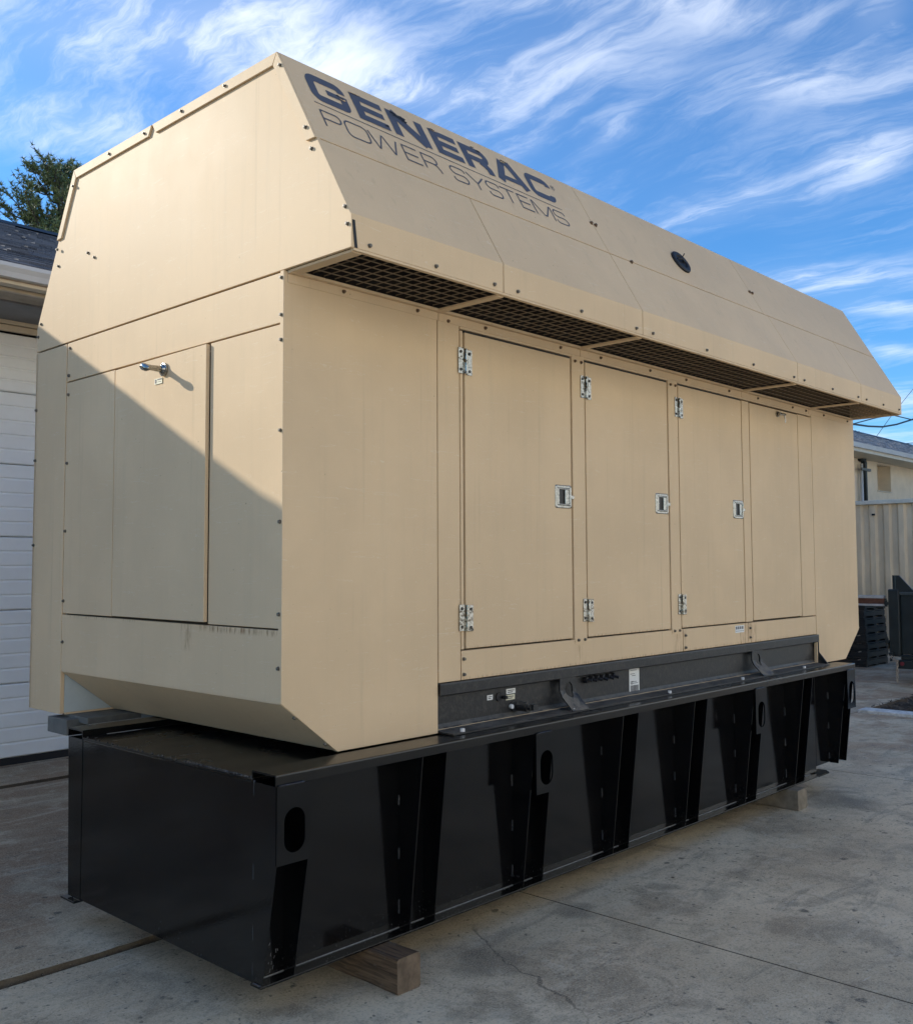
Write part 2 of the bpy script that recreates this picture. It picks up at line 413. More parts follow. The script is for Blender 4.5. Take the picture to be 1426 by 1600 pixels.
def shingle_mat(name, a, b):
    ma = bpy.data.materials.new(name); ma.use_nodes = True
    q = NB(ma)
    br = q.n('TexWhiteNoise'); br.noise_dimensions = '3D'
    s = q.n('VectorMath', operation='SNAP'); s.inputs[1].default_value = (.21, .17, 10)
    q.l(q.pos(), s.inputs[0]); q.l(s.outputs[0], br.inputs[0])
    col = q.mix(br.outputs[0], a, b)
    col = q.mix(q.step(q.noise(q.pos(), 90, 3, .7), .4, .7, 0, .5), col, tuple(c*1.5 for c in b))
    q.l(col, q.b.inputs['Base Color']); q.b.inputs['Roughness'].default_value = .9
    return ma


M['shingle'] = shingle_mat('charcoal_shingles', (.030, .032, .038), (.12, .125, .14))
M['shingle_far'] = shingle_mat('grey_shingles', (.10, .105, .12), (.30, .30, .31))
M['container'] = mat('faded_beige_container_paint', (.78, .61, .41), .6, var=.22, vscale=2.2, stretch=(1, 1, .35), bump=.3, bscale=12, rvar=.1)
M['container_rail'] = mat('container_rail_paint', (.72, .66, .54), .55, var=.15, vscale=5)
M['trailer'] = mat('dark_green_black_trailer_paint', (.012, .017, .017), .42, var=.4, vscale=6, bump=.3, bscale=20, rvar=.1)
M['trailer_edge'] = mat('scuffed_trailer_edge', (.05, .06, .06), .5, var=.4, vscale=12)
M['red_lamp'] = mat('red_lamp_lens', (.20, .02, .03), .3)
M['chain'] = mat('galvanised_chain', (.42, .36, .30), .45, metal=.7, var=.3, vscale=40)
M['rust'] = mat('rusty_beam', (.14, .055, .032), .8, var=.4, vscale=14, bump=.4)
M['pale_edge'] = mat('pale_beam_edge', (.48, .45, .42), .6, var=.2, vscale=8)
M['pallet'] = mat('black_plastic_pallet', (.014, .014, .015), .5, bump=.4, bscale=30, bdist=.005)
M['wire'] = mat('cable_sheath', (.05, .06, .07), .6)
M['bark'] = mat('pine_bark', (.07, .05, .035), .9, var=.4, vscale=10, bump=.8, bscale=30, bdist=.02)
M['tyre'] = mat('tyre_rubber', (.02, .02, .02), .8, bump=.3, bscale=60)


def needles():
    ma = bpy.data.materials.new('pine_needles'); ma.use_nodes = True
    q = NB(ma)
    g = q.n('NewGeometry')
    col = q.mix(g.outputs['Random Per Island'], (.060, .085, .028), (.26, .28, .10))
    q.l(col, q.b.inputs['Base Color']); q.b.inputs['Roughness'].default_value = .6
    return ma


M['needles'] = needles()


def timber_mat():
    ma = bpy.data.materials.new('weathered_timber'); ma.use_nodes = True
    q = NB(ma)
    gr = q.noise(q.pos((38, 2.2, 38)), 1.7, 7, .7, .6)
    col = q.mix(q.step(gr, .32, .68), (.050, .028, .014), (.18, .108, .058))
    col = q.mix(q.step(q.noise(q.pos(), 9, 5, .7), .55, .7, 0, .6), col, (.20, .18, .15))
    q.l(col, q.b.inputs['Base Color']); q.b.inputs['Roughness'].default_value = .85
    bp = q.n('Bump'); bp.inputs['Strength'].default_value = .6; bp.inputs['Distance'].default_value = .004
    q.l(gr, bp.inputs['Height']); q.l(bp.outputs[0], q.b.inputs['Normal'])
    return ma


M['timber'] = timber_mat()
M['timber_end'] = mat('weathered_end_grain', (.14, .10, .066), .9, var=.4, vscale=16, bump=.7, bscale=60, bdist=.004)
M['timber_pale'] = mat('pale_grey_timber', (.20, .165, .12), .9, var=.35, vscale=12, bump=.6, bscale=40, bdist=.004)

# ------------------------------------------------------------------ mesh helpers
col = sc.collection
WORLD = {}


def wloc(o):
    return WORLD.get(o.name, Vector((0, 0, 0))) if o else Vector((0, 0, 0))


def thing(name, loc, label, cat, group=None):
    o = bpy.data.objects.new(name, None); col.objects.link(o)
    o.empty_display_size = .2
    o.location = loc
    WORLD[o.name] = Vector(loc)
    o['label'] = label; o['category'] = cat
    if group: o['group'] = group
    return o


def tag(o, label, cat, group=None):
    o['label'] = label; o['category'] = cat
    if group: o['group'] = group
    return o


def struct(o, kind='structure'):
    o['kind'] = kind
    return o


class MB:
    def __init__(s): s.v = []; s.f = []; s.mi = []; s.cur = 0
    def add(s, vs, fs):
        b = len(s.v); s.v += [tuple(v) for v in vs]
        for f in fs: s.f.append(tuple(b+i for i in f)); s.mi.append(s.cur)
        return s
    def box(s, x0, x1, y0, y1, z0, z1):
        return s.add([(x0, y0, z0), (x1, y0, z0), (x1, y1, z0), (x0, y1, z0), (x0, y0, z1), (x1, y0, z1), (x1, y1, z1), (x0, y1, z1)],
                     [(0, 3, 2, 1), (4, 5, 6, 7), (0, 1, 5, 4), (1, 2, 6, 5), (2, 3, 7, 6), (3, 0, 4, 7)])
    def prism(s, pts, a, b, ax='x'):
        """polygon pts (2D) swept along ax from a to b. for x: pts=(y,z); y: (x,z); z: (x,y)"""
        def mk(p, t):
            return (t, p[0], p[1]) if ax == 'x' else ((p[0], t, p[1]) if ax == 'y' else (p[0], p[1], t))
        n = len(pts)
        area = sum(pts[i][0]*pts[(i+1) % n][1]-pts[(i+1) % n][0]*pts[i][1] for i in range(n))
        if (area < 0) != (ax == 'y'): pts = pts[::-1]
        vs = [mk(p, a) for p in pts]+[mk(p, b) for p in pts]
        fs = [tuple(range(n-1, -1, -1)), tuple(range(n, 2*n))]+[(i, (i+1) % n, n+(i+1) % n, n+i) for i in range(n)]
        if a > b: fs = [f[::-1] for f in fs]
        return s.add(vs, fs)
    def cyl(s, p, q, r, n=12, r2=None):
        p = Vector(p); q = Vector(q); r2 = r if r2 is None else r2
        d = (q-p).normalized(); u = d.orthogonal().normalized(); v = d.cross(u)
        vs = []
        for c, rr in ((p, r), (q, r2)):
            for i in range(n):
                t = 2*math.pi*i/n; vs.append(c+u*math.cos(t)*rr+v*math.sin(t)*rr)
        fs = [tuple(range(n-1, -1, -1)), tuple(range(n, 2*n))]+[(i, (i+1) % n, n+(i+1) % n, n+i) for i in range(n)]
        return s.add(vs, fs)
    def tube(s, pts, r, n=8):
        pts = [Vector(p) for p in pts]; rs = r if isinstance(r, (list, tuple)) else [r]*len(pts)
        vs = []; u = None
        for i, p in enumerate(pts):
            d = (pts[min(i+1, len(pts)-1)]-pts[max(i-1, 0)]).normalized()
            u = d.orthogonal().normalized() if u is None else (u-d*u.dot(d)).normalized()
            v = d.cross(u)
            for k in range(n):
                t = 2*math.pi*k/n; vs.append(p+(u*math.cos(t)+v*math.sin(t))*rs[i])
        fs = []
        for i in range(len(pts)-1):
            for k in range(n): fs.append((i*n+k, i*n+(k+1) % n, (i+1)*n+(k+1) % n, (i+1)*n+k))
        fs += [tuple(range(n-1, -1, -1)), tuple((len(pts)-1)*n+k for k in range(n))]
        return s.add(vs, fs)
    def quad(s, a, b, c, d): return s.add([a, b, c, d], [(0, 1, 2, 3)])
    def build(s, name, mats, parent=None, bevel=0, smooth=False, label=None, origin=None, segs=2):
        me = bpy.data.meshes.new(name)
        if origin is None:
            xs = list(zip(*s.v)); c = Vector([(min(a)+max(a))/2 for a in xs])
            if parent is None: c.z = min(xs[2])
        else: c = Vector(origin)
        me.from_pydata([tuple(Vector(v)-c) for v in s.v], [], s.f)
        for mm in (mats if isinstance(mats, (list, tuple)) else [mats]): me.materials.append(M[mm])
        for i, p in enumerate(me.polygons): p.material_index = s.mi[i]; p.use_smooth = smooth
        me.update()
        o = bpy.data.objects.new(name, me); col.objects.link(o)
        if parent: o.parent = parent
        o.location = c-wloc(parent); WORLD[o.name] = c.copy()
        if bevel:
            b = o.modifiers.new('bevel', 'BEVEL'); b.width = bevel; b.segments = segs; b.limit_method = 'ANGLE'; b.angle_limit = R(40)
            b.harden_normals = False
        if label: o['label'] = label
        return o


def clone(o, parent, at, rot=None):
    """copy of a part (shared mesh) and its children put at world point `at`"""
    c = o.copy(); col.objects.link(c); c.parent = parent
    c.location = Vector(at)-wloc(parent); WORLD[c.name] = Vector(at)
    if rot is not None: c.rotation_euler = rot
    for ch in o.children:
        k = ch.copy(); col.objects.link(k); k.parent = c
    return c


def pbox(name, mat_, parent, x0, x1, y0, y1, z0, z1, bevel=.002, **kw):
    return MB().box(x0, x1, y0, y1, z0, z1).build(name, mat_, parent, bevel=bevel, **kw)


# ------------------------------------------------------------------ ground
g = MB().add([(-400, -400, -.06), (400, -400, -.06), (400, 400, -.06), (-400, 400, -.06)], [(0, 1, 2, 3)]).build('ground', 'ground')
struct(g)


def slab_mesh(x0, x1, y0, y1, z, rag=0.0, gap=.004):
    mb = MB()
    x0 += gap; x1 -= gap; y0 += gap; y1 -= gap
    n = 90 if rag else 1
    top = []; low = []
    for i in range(n+1):
        x = x0+(x1-x0)*i/n
        d = 0
        if rag:
            d = rag*(.6+1.6*noise.noise(Vector((x*2.2, 3.1, 0)))+1.1*noise.noise(Vector((x*11, 5.1, 0)))+.5*noise.noise(Vector((x*37, 5.1, 0))))
            d = max(0, d)
        top.append((x, y0+d)); low.append((x, y0+d*.35-.004 if rag else y0))
    k = len(top)
    vs = [(x, y, z) for x, y in top]+[(x, y, -.06) for x, y in low]
    bl = len(vs); vs += [(x1, y1, z), (x0, y1, z), (x1, y1, -.06), (x0, y1, -.06)]
    fs = [tuple(range(k))+(bl, bl+1)]
    for i in range(k-1): fs.append((k+i, k+i+1, i+1, i))
    fs += [(2*k-1, bl+2, bl, k-1), (bl+2, bl+3, bl+1, bl), (bl+3, k, 0, bl+1)]
    mb.add(vs, fs)
    return mb


XS = [-24.3, -19.95, -15.6, -11.25, -6.9, -2.55, 1.8, 6.15]
YS = [-18.45, -14.55, -10.65, -6.75, -2.85, 1.05, 4.93]
for i in range(len(XS)-1):
    for j in range(len(YS)-1):
        x0, x1, y0, y1 = XS[i], XS[i+1], YS[j], YS[j+1]
        if j == 5:
            slab_mesh(x0, x1, y0+.022, y1-.008, .016, rag=.012).build('slab', 'concrete', g)
        else:
            slab_mesh(x0, x1, y0, y1, 0).build('slab', 'concrete', g, bevel=.004)
for (x0, x1, y0, y1) in ((6.15, 9.68, -2.85, 1.4), (6.15, 10.5, 1.4, 4.93), (10.5, 14.85, 1.4, 4.93), (14.85, 19.2, 1.4, 4.93), (19.2, 23.55, 1.4, 4.93),
                         (6.15, 10.5, -6.75, -2.85), (10.5, 14.85, -6.75, -2.85), (14.85, 19.2, -6.75, -2.85), (14.6, 19.2, -2.85, 1.4),
                         (6.15, 10.5, -10.65, -6.75), (10.5, 14.85, -10.65, -6.75), (6.15, 10.5, -14.55, -10.65)):
    slab_mesh(x0, x1, y0, y1, 0).build('slab', 'concrete', g, bevel=.004)
for i, x0 in enumerate((-11.25, -6.9, -2.55, 1.8, 6.15, 10.5)):
    slab_mesh(x0, x0+4.35, 4.95, 5.70, .035, gap=.003).build('apron_slab', 'concrete', g, bevel=.006)
struct(MB().add([(19.25, -2.85, -.03), (60, -2.85, -.03), (60, 1.4, -.03), (19.25, 1.4, -.03)], [(0, 1, 2, 3)]).add(
    [(23.6, 1.4, -.03), (60, 1.4, -.03), (60, 60, -.03), (23.6, 60, -.03)], [(0, 1, 2, 3)]).build('yard', 'yard'))
struct(MB().add([(-120, -140, -.02), (120, -140, -.02), (120, -18.5, -.02), (-120, -18.5, -.02)], [(0, 1, 2, 3)]).add(
    [(-120, -18.45, -.02), (-24.35, -18.45, -.02), (-24.35, 60, -.02), (-120, 60, -.02)], [(0, 1, 2, 3)]).add(
    [(14.9, -18.45, -.02), (120, -18.45, -.02), (120, -6.8, -.02), (14.9, -6.8, -.02)], [(0, 1, 2, 3)]).build('yard', 'yard'))
kb = struct(pbox('kerb', 'kerb', None, 9.69, 9.95, -2.84, 1.385, -.05, .035, bevel=.01))
kb2 = struct(pbox('kerb', 'kerb', None, 9.955, 14.55, -2.84, -2.64, -.05, .035, bevel=.01))
# mulch bed
mb = MB(); nx, ny = 60, 48
vs = []
for j in range(ny+1):
    for i in range(nx+1):
        x = 9.96+(14.58-9.96)*i/nx; y = -2.63+(1.385+2.63)*j/ny
        e = min(i, nx-i, j, ny-j)
        z = -.04+min(e, 5)*.012+.05*noise.noise(Vector((x*5, y*5, 1)))+.03*noise.noise(Vector((x*15, y*15, 1)))
        vs.append((x, y, z))
mb.add(vs, [(j*(nx+1)+i, j*(nx+1)+i+1, (j+1)*(nx+1)+i+1, (j+1)*(nx+1)+i) for j in range(ny) for i in range(nx)])
mu = mb.build('mulch', 'mulch', smooth=True); struct(mu, 'stuff')
mb = MB()
for k in range(2600):
    x = rnd.uniform(9.98, 14.5); y = rnd.uniform(-2.6, 1.36) if rnd.random() < .4 else rnd.uniform(-.4, 1.36)
    z = .02+.05*noise.noise(Vector((x*5, y*5, 1)))+rnd.uniform(0, .02)
    a = rnd.uniform(0, 6.3); l = rnd.uniform(.015, .06); h = rnd.uniform(.006, .015)
    dx, dy = math.cos(a)*l, math.sin(a)*l
    mb.add([(x-dx, y-dy, z), (x+dy*.35, y-dx*.35, z+h), (x+dx, y+dy, z+rnd.uniform(0, .03)), (x-dy*.35, y+dx*.35, z+h)], [(0, 1, 2, 3)])
struct(mb.build('bark_chips', 'chip'), 'stuff')
# grit: loose sand grains and small stones on the slabs
mb = MB()
for k in range(2400):
    if k % 3 == 0: x = rnd.uniform(-2.2, 1.2); y = 1.05+rnd.gauss(.02, .05)
    elif k % 3 == 1: x = rnd.uniform(-2, 6); y = rnd.uniform(-2.6, 0)
    else: x = rnd.uniform(-2, 10); y = rnd.uniform(-3, 5)
    if x > 9.6: continue
    z = .018 if (y > 1.09 and x < 6.1) else 0
    r = rnd.uniform(.0010, .0030)
    mb.add([(x-r, y, z), (x+r, y-r, z), (x+r*.6, y+r, z), (x, y, z+r*1.3)], [(0, 1, 3), (1, 2, 3), (2, 0, 3)])
struct(mb.build('grit', 'grit'), 'stuff')
mb = MB()
for k in range(150):
    x = rnd.uniform(-1.5, 9); y = rnd.uniform(-2.9, .0) if k % 3 else rnd.uniform(1.2, 4.5)
    if x > 9.4: continue
    z = .020 if (y > 1.09 and x < 6.1) else .002
    a = rnd.uniform(0, 6.3); l = rnd.uniform(.004, .016); wd = l*rnd.uniform(.15, .6)
    dx, dy = math.cos(a), math.sin(a)
    mb.add([(x-dx*l, y-dy*l, z), (x+dy*wd, y-dx*wd, z+.003), (x+dx*l, y+dy*l, z+rnd.uniform(.001, .006)), (x-dy*wd, y+dx*wd, z+.002)], [(0, 1, 2, 3)])
struct(mb.build('leaf_litter', 'chip'), 'stuff')

# ------------------------------------------------------------------ garage
GX0, GX1, GY = -9.0, 15.0, 5.734
gar = thing('garage', (0.5, GY, 0), 'long garage with white ribbed overhead door and charcoal shingle roof behind the generator', 'garage')
DX0, DX1 = -3.2, 3.9
pbox('wall', 'stucco', gar, GX0, DX0, GY, GY+.25, 0, 4.09, bevel=0)
pbox('wall', 'stucco', gar, DX1, GX1, GY, GY+.25, 0, 4.09, bevel=0)
pbox('wall', 'stucco', gar, GX0, GX1, 12.0, 12.25, 0, 4.09, bevel=0)
for x in (GX0, GX1-.25):
    MB().prism([(GY+.255, 0), (11.995, 0), (11.995, 4.12), (8.2, 5.70), (GY+.255, 4.62)], x, x+.25).build('gable_wall', 'stucco', gar)
pbox('lintel', 'beige_trim', gar, DX0-.1, DX1+.1, GY-.035, GY+.03, 4.045, 4.085, bevel=.004)
pbox('door_stop', 'beige_trim', gar, DX0-.05, DX1+.05, GY-.012, GY+.03, 3.985, 4.04, bevel=.004)
# overhead door: hinged sections, each pressed with ribs
z = .10
dsec = []
while z < 3.95:
    h = min(.6660, 3.975-z)
    mb = MB(); prof = []
    nr = 5
    for k in range(nr):
        a = z+.001+(h-.002)*k/nr; b_ = z+.001+(h-.002)*(k+1)/nr
        prof += [(GY+.034, a+(.002 if k else .0)), (GY+.024, a+.010), (GY+.026, b_-.018), (GY+.034, b_-.006)]
    prof = [(GY+.07, z+.001)]+prof+[(GY+.07, z+h-.001)]
    mb.prism(prof, DX0, DX1).build('door_section', 'door_white', gar)
    z += .6665
pbox('door_seal', 'rubber', gar, DX0, DX1, GY+.02, GY+.06, 0.037, .10, bevel=0)
pbox('threshold', 'concrete', gar, DX0, DX1, GY-.03, GY+.3, 0, .036, bevel=.004)
pbox('jamb', 'beige_trim', gar, DX0-.12, DX0-.001, GY-.03, GY+.02, 0.04, 4.04, bevel=.003)
pbox('jamb', 'beige_trim', gar, DX1+.001, DX1+.12, GY-.03, GY+.02, 0.04, 4.04, bevel=.003)
# eave
EZ = 4.09
pbox('fascia', 'brown_fascia', gar, GX0-.3, GX1+.3, 4.43, 4.47, EZ-.005, 4.215, bevel=.003)
pbox('soffit_edge', 'beige_trim', gar, GX0-.3, GX1+.3, 4.425, 4.52, EZ-.035, EZ-.007, bevel=.003)
pbox('soffit_edge', 'brown_soffit', gar, GX0-.3, GX1+.3, 4.523, 4.60, EZ-.02, EZ+.01, bevel=.002)
pbox('soffit_edge', 'beige_trim', gar, GX0-.3, GX1+.3, 4.603, 4.65, EZ-.045, EZ+.01, bevel=.002)
x = GX0
while x < 4.0:
    pbox('soffit_panel', 'brown_soffit', gar, x, x+.56, 4.653, 5.02, EZ-.012+rnd.uniform(-.002, .002), EZ+.01, bevel=.003)
    x += .565
pbox('soffit_panel', 'brown_soffit', gar, x, GX1+.3, 4.653, 5.02, EZ-.012, EZ+.01, bevel=.003)
pbox('soffit_beam', 'grey_soffit', gar, GX0-.3, GX1+.3, 5.025, 5.40, EZ-.025, EZ+.01, bevel=.003)
pbox('soffit_beam', 'grey_soffit', gar, GX0-.3, GX1+.3, 5.405, GY-.04, EZ-.012, EZ+.01, bevel=.003)
# K-style gutter
x = GX0-.3
for k in range(10):
    x1 = min(x+3.05, GX1+.3)
    MB().prism([(4.425, 4.09), (4.355, 4.09), (4.340, 4.13), (4.318, 4.165), (4.318, 4.195), (4.330, 4.195), (4.330, 4.17), (4.352, 4.13), (4.362, 4.10), (4.425, 4.10)], x+.002, x1-.002).build('gutter', 'gutter', gar)
    x = x1
    if x >= GX1+.3: break
SL = .42


def roof(parent, x0, x1, ye, ze, yr, matn, cx0, cx1, ye2):
    """roof deck plus overlapping shingle courses (each course a strip with a thick butt edge)"""
    zr = ze+SL*(yr-ye)
    MB().prism([(ye, ze-.10), (ye, ze), (yr, zr), (ye2, zr-SL*(ye2-yr)), (ye2, zr-SL*(ye2-yr)-.1), (yr, zr-.12)], x0, x1).build('roof', matn, parent)
    mb = MB(); n = int((yr-ye)/.145)
    for k in range(n):
        y0 = ye-.02+k*.145; x = cx0-rnd.uniform(0, .3)
        while x < cx1:
            wd = rnd.choice((.17, .22, .28, .34)); t = rnd.choice((.012, .012, .024))
            xa, xb = x+.003, min(x+wd, cx1)-.003
            if xb > xa:
                za = ze+SL*(y0-ye)+.004; zb = ze+SL*(y0+.16-ye)+.004
                mb.add([(xa, y0, za), (xb, y0, za), (xb, y0, za+t), (xa, y0, za+t), (xb, y0+.16, zb), (xa, y0+.16, zb)],
                       [(0, 1, 2, 3), (3, 2, 4, 5), (1, 4, 2), (0, 3, 5)])
            x += wd
    o = mb.build('shingles', matn, parent); o['kind'] = 'stuff'
    MB().prism([(yr-.16, zr-.16*SL+.03), (yr, zr+.05), (yr+.16, zr-.16*SL+.03), (yr, zr+.015)], x0, x1).build('ridge_cap', 'rubber' if matn == 'shingle' else matn, parent)


roof(gar, GX0-.35, GX1+.35, 4.385, 4.215, 8.2, 'shingle', -4, 6, 12.4)

# ------------------------------------------------------------------ fuel tank
tank = thing('fuel_tank', (2.75, .7, .145), 'long gloss black steel base tank with ribbed sides under the tan generator', 'fuel tank')
TX0, TX1 = -.165, 5.655
YF, YW, YB, YBF = -.19, -.03, 1.42, 1.578
pbox('tank_shell', 'black', tank, TX0+.02, 5.22, YW, YB, .165, .955, bevel=.004)
pbox('tank_shell', 'black', tank, 5.221, TX1, YW, YB, .205, .955, bevel=.004)
pbox('deck_plate', 'black_deck', tank, TX0, TX1, YW-.002, YB+.002, .956, .966, bevel=.002)
pbox('end_plate', 'black', tank, TX0+.004, TX0+.019, -.052, YB-.0, .163, .955, bevel=.002)


def chan(yo, yi, name='top_channel'):
    s = 1 if yi > yo else -1
    mb = MB()
    # rounded nose lip + flat top
    mb.prism([(yo, .956), (yo, .992), (yo+s*.002, .998), (yo+s*.008, 1.0), (yi, 1.0), (yi, .9675), (yi-s*.006, .9675), (yi-s*.006, .992), (yo+s*.008, .992), (yo+s*.007, .956)], TX0, TX1)
    return mb.build(name, 'black_rail', tank)


chan(YF, -.028); chan(YBF, 1.418)
# seam in the nose lip
pbox('bottom_ledge', 'black', tank, TX0-.002, 5.10, -.100, YW-.001, .153, .163, bevel=.002)
MB().prism([(5.102, -.10), (5.30, -.10), (5.36, -.05), (5.36, .02), (5.102, .02)], .150, .160, 'z').build('bottom_ledge', 'black', tank)
pbox('bottom_ledge', 'black', tank, TX0, 5.3, YB+.001, YB+.07, .153, .163, bevel=.002)
pbox('weld_line', 'scuff', tank, TX0+.03, 5.1, YW-.004, YW-.0005, .1632, .1665, bevel=0)
pbox('foot_plate', 'black', tank, TX0-.02, TX0+.10, 1.44, 1.585, .145, .155, bevel=.002)


def side(y_top, z):                    # taper of the ribs: outer y at height z
    return -.10+(y_top+.10)*(z-.163)/(.955-.163)


RIBX = [-.163, .648, 1.458, 2.267, 3.072, 3.877, 4.672, 5.470]
rib_first = None
for i, x in enumerate(RIBX):
    b = .163 if i < 7 else .203
    yb = side(YF+.004, b)
    t = .006
    mb = MB()
    rp = [(YW-.001, b), (yb, b)]+([(YF+.003, .645)] if i == 0 else [])+[(YF+.003, .954), (YW-.001, .954)]
    mb.prism(rp, x, x+t)
    mb.prism(rp, x+.165-t, x+.165)
    rb = mb.build('rib', 'black', tank)
    # stitch welds along the rib root
    wb = MB()
    for zc in ((.26, .50, .74) if i % 2 else (.24, .47, .70)):
        l = rnd.uniform(.022, .032)
        wb.cyl((x-.003, YW-.004, zc-l), (x-.003, YW-.004, zc+l), .0045, 6)
    if i: wb.build('stitch_weld', 'weld', rb)['kind'] = 'stuff'
    mb = MB()
    if rnd.random() < 2: pass
    # back side ribs
    if i in (0, 7):
        MB().prism([(YB+.001, b), (1.548, b), (YBF-.004, .954), (YB+.001, .954)], x, x+.165).build('rib', 'black', tank)
    if i in (0, 2, 5, 7):              # lifting plate with an oblong hole
        cx, cz = x+.086, .775; hw, hh = .052, .088
        x0, x1, z0, z1 = x+.002, x+.164, .647, .9545
        ring = []
        nseg = 12
        for k in range(nseg+1):
            a = math.pi*k/nseg; ring.append((cx+hw*math.cos(a), cz+(hh-hw)+hw*math.sin(a)))
        for k in range(nseg+1):
            a = math.pi+math.pi*k/nseg; ring.append((cx+hw*math.cos(a), cz-(hh-hw)+hw*math.sin(a)))
        n = len(ring)

        def outer(px, pz):
            dx, dz = px-cx, pz-cz
            s_ = min([abs((x1-cx)/dx) if dx > 1e-6 else (abs((x0-cx)/dx) if dx < -1e-6 else 9e9), abs((z1-cz)/dz) if dz > 1e-6 else (abs((z0-cz)/dz) if dz < -1e-6 else 9e9)])
            return (cx+dx*s_, cz+dz*s_)
        oring = [outer(*p) for p in ring]
        # make sure the corners are kept
        for (qx, qz) in ((x1, z1), (x0, z1), (x0, z0), (x1, z0)):
            j = min(range(n), key=lambda k: (oring[k][0]-qx)**2+(oring[k][1]-qz)**2); oring[j] = (qx, qz)
        ya, yb2 = YF-.006, YF+.002
        vs = [(p[0], ya, p[1]) for p in ring]+[(p[0], ya, p[1]) for p in oring]+[(p[0], yb2, p[1]) for p in ring]+[(p[0], yb2, p[1]) for p in oring]
        fs = []
        for k in range(n):
            k2 = (k+1) % n
            fs += [(k, n+k, n+k2, k2), (2*n+k, k, k2, 2*n+k2), (n+k, 3*n+k, 3*n+k2, n+k2), (3*n+k, 2*n+k, 2*n+k2, 3*n+k2)]
        lp = MB().add(vs, fs).build('lifting_plate', 'black', tank)
        mb = MB()
        mb.cyl((x0+.006, YF-.007, .957), (x1-.03, YF-.007, .957), .0035, 6)
        mb.build('weld_bead', 'weld', lp)
# weld along the end of the deck: lumpy bead, bright near the front corner
mb = MB()
y = -.03
while y < 1.40:
    r = .0045 if y > .45 else .007
    mb.cyl((TX0+.001, y, .968), (TX0+.003+rnd.uniform(0, .004), y+.012, .969+rnd.uniform(0, .003)), r, 5, r*rnd.uniform(.5, 1.2))
    y += rnd.uniform(.010, .026) if y < .45 else rnd.uniform(.03, .09)
mb.build('weld_bead', 'weld', tank)['kind'] = 'stuff'
MB().cyl((TX0+.002, -.03, .951), (TX0+.002, 1.40, .951), .004, 6).build('weld_bead', 'black', tank)
# corner post foot welds and intermittent welds on the corner
mb = MB()
for zc in (.93, .60, .36, .21):
    mb.cyl((TX0+.006, -.040, zc-.03), (TX0+.006, -.040, zc+.03), .005, 6)
mb.cyl((TX0-.001, -.098, .166), (TX0-.001, -.05, .166), .004, 6)
mb.build('stitch_weld', 'weld', tank)['kind'] = 'stuff'
# paint overspray scuffs at the bottom of the first rib
mb = MB()
for k in range(14):
    x = rnd.uniform(-.13, -.03); z = .17+rnd.random()**2*.12
    y = YW-.0015
    a = rnd.uniform(-.5, .5); l = rnd.uniform(.005, .018)
    mb.cyl((x, y, z), (x+math.sin(a)*l, y-.002, z+math.cos(a)*l), .0009, 4)
mb.build('drip_marks', 'scuff', tank)['kind'] = 'stuff'

# ------------------------------------------------------------------ timber blocks under the tank
def block(x0, x1, y0, y1, z1, label, mats):
    mb = MB(); n = 24
    # slightly chipped block swept along y
    for s_ in range(1):
        c = .008
        prof = [(x0+c, 0), (x1-c, 0), (x1, c), (x1-.002, z1-c*1.5), (x1-c*1.6, z1), (x0+c, z1-.002), (x0, z1-c), (x0+.003, c)]
        rings = []
        for k in range(n+1):
            y = y0+(y1-y0)*k/n
            rings.append([(px+.011*noise.noise(Vector((px*9, y*6, pz*9))), y+(.006*noise.noise(Vector((px*20, 1, pz*20))) if k in (0,) else 0),
                           max(0, pz+(.005*noise.noise(Vector((px*8, y*5, 3))) if pz < z1*.6 else min(0, .006*noise.noise(Vector((px*8, y*5, 3))))))) for px, pz in prof])
        m_ = len(prof); vs = [p for r in rings for p in r]
        fs = [(k*m_+j, k*m_+(j+1) % m_, (k+1)*m_+(j+1) % m_, (k+1)*m_+j) for k in range(n) for j in range(m_)]
        mb.add(vs, fs)
        mb.cur = 1
        mb.add(rings[0], [tuple(range(m_-1, -1, -1))]); mb.add(rings[-1], [tuple(range(m_))])
    o = mb.build('timber_block', mats)
    return tag(o, label, 'timber', 'timber blocks under the tank')


block(.405, .545, -.275, 1.75, .152, 'brown weathered square timber block under the near end of the black tank', ['timber', 'timber_end'])
block(4.55, 4.70, -.175, 1.75, .149, 'pale grey square timber block under the far end of the black tank', ['timber_pale', 'timber_pale'])

# ------------------------------------------------------------------ generator enclosure
gen = thing('generator', (3.1, 1.2, 1.0), 'large tan steel generator enclosure with overhanging hood, hinged doors and lettering', 'generator')
L, W, YD = 6.25, 2.42, 2.03
Z0, ZC, ZT = 1.006, 1.243, 3.10
T = .025
G = .0035          # half of a panel gap
# dark inner core: its colour paints the shade in the panel gaps
MB().prism([(.34, 1.06), (L-.34, 1.06), (L-.03, 1.30), (L-.03, ZT), (.03, ZT), (.03, 1.30)], .032, YD-.01, 'y').build('inner_frame', 'gap', gen)
# --- end face (x = 0)
def endp(name, y0, y1, z0, z1, m_='tan', x=0.0, **kw):
    return pbox(name, m_, gen, x, x+T, y0+G, y1-G, z0+G, z1-G, bevel=.0025, **kw)


endp('header_panel', 0.004, YD-.01, 2.868, 3.095)
endp('side_panel', 1.462, YD-.01, 1.560, 2.868)
endp('side_panel', 0.004, .562, 1.553, 2.868)
dp = pbox('access_panel', 'tan', gen, -.006, .014, .567, 1.456, 1.566, 2.861, bevel=.002, label='removable centre panel with a lever handle, standing slightly proud')
dp.rotation_euler = (0, 0, R(-1.05))
dp.location.x -= .004
lp = MB().prism([(0.004, ZC), (YD-.01, ZC), (YD-.01, 1.556), (0.004, 1.549)], 0, T).build('lower_panel', 'tan_rusty_end', gen, bevel=.002)
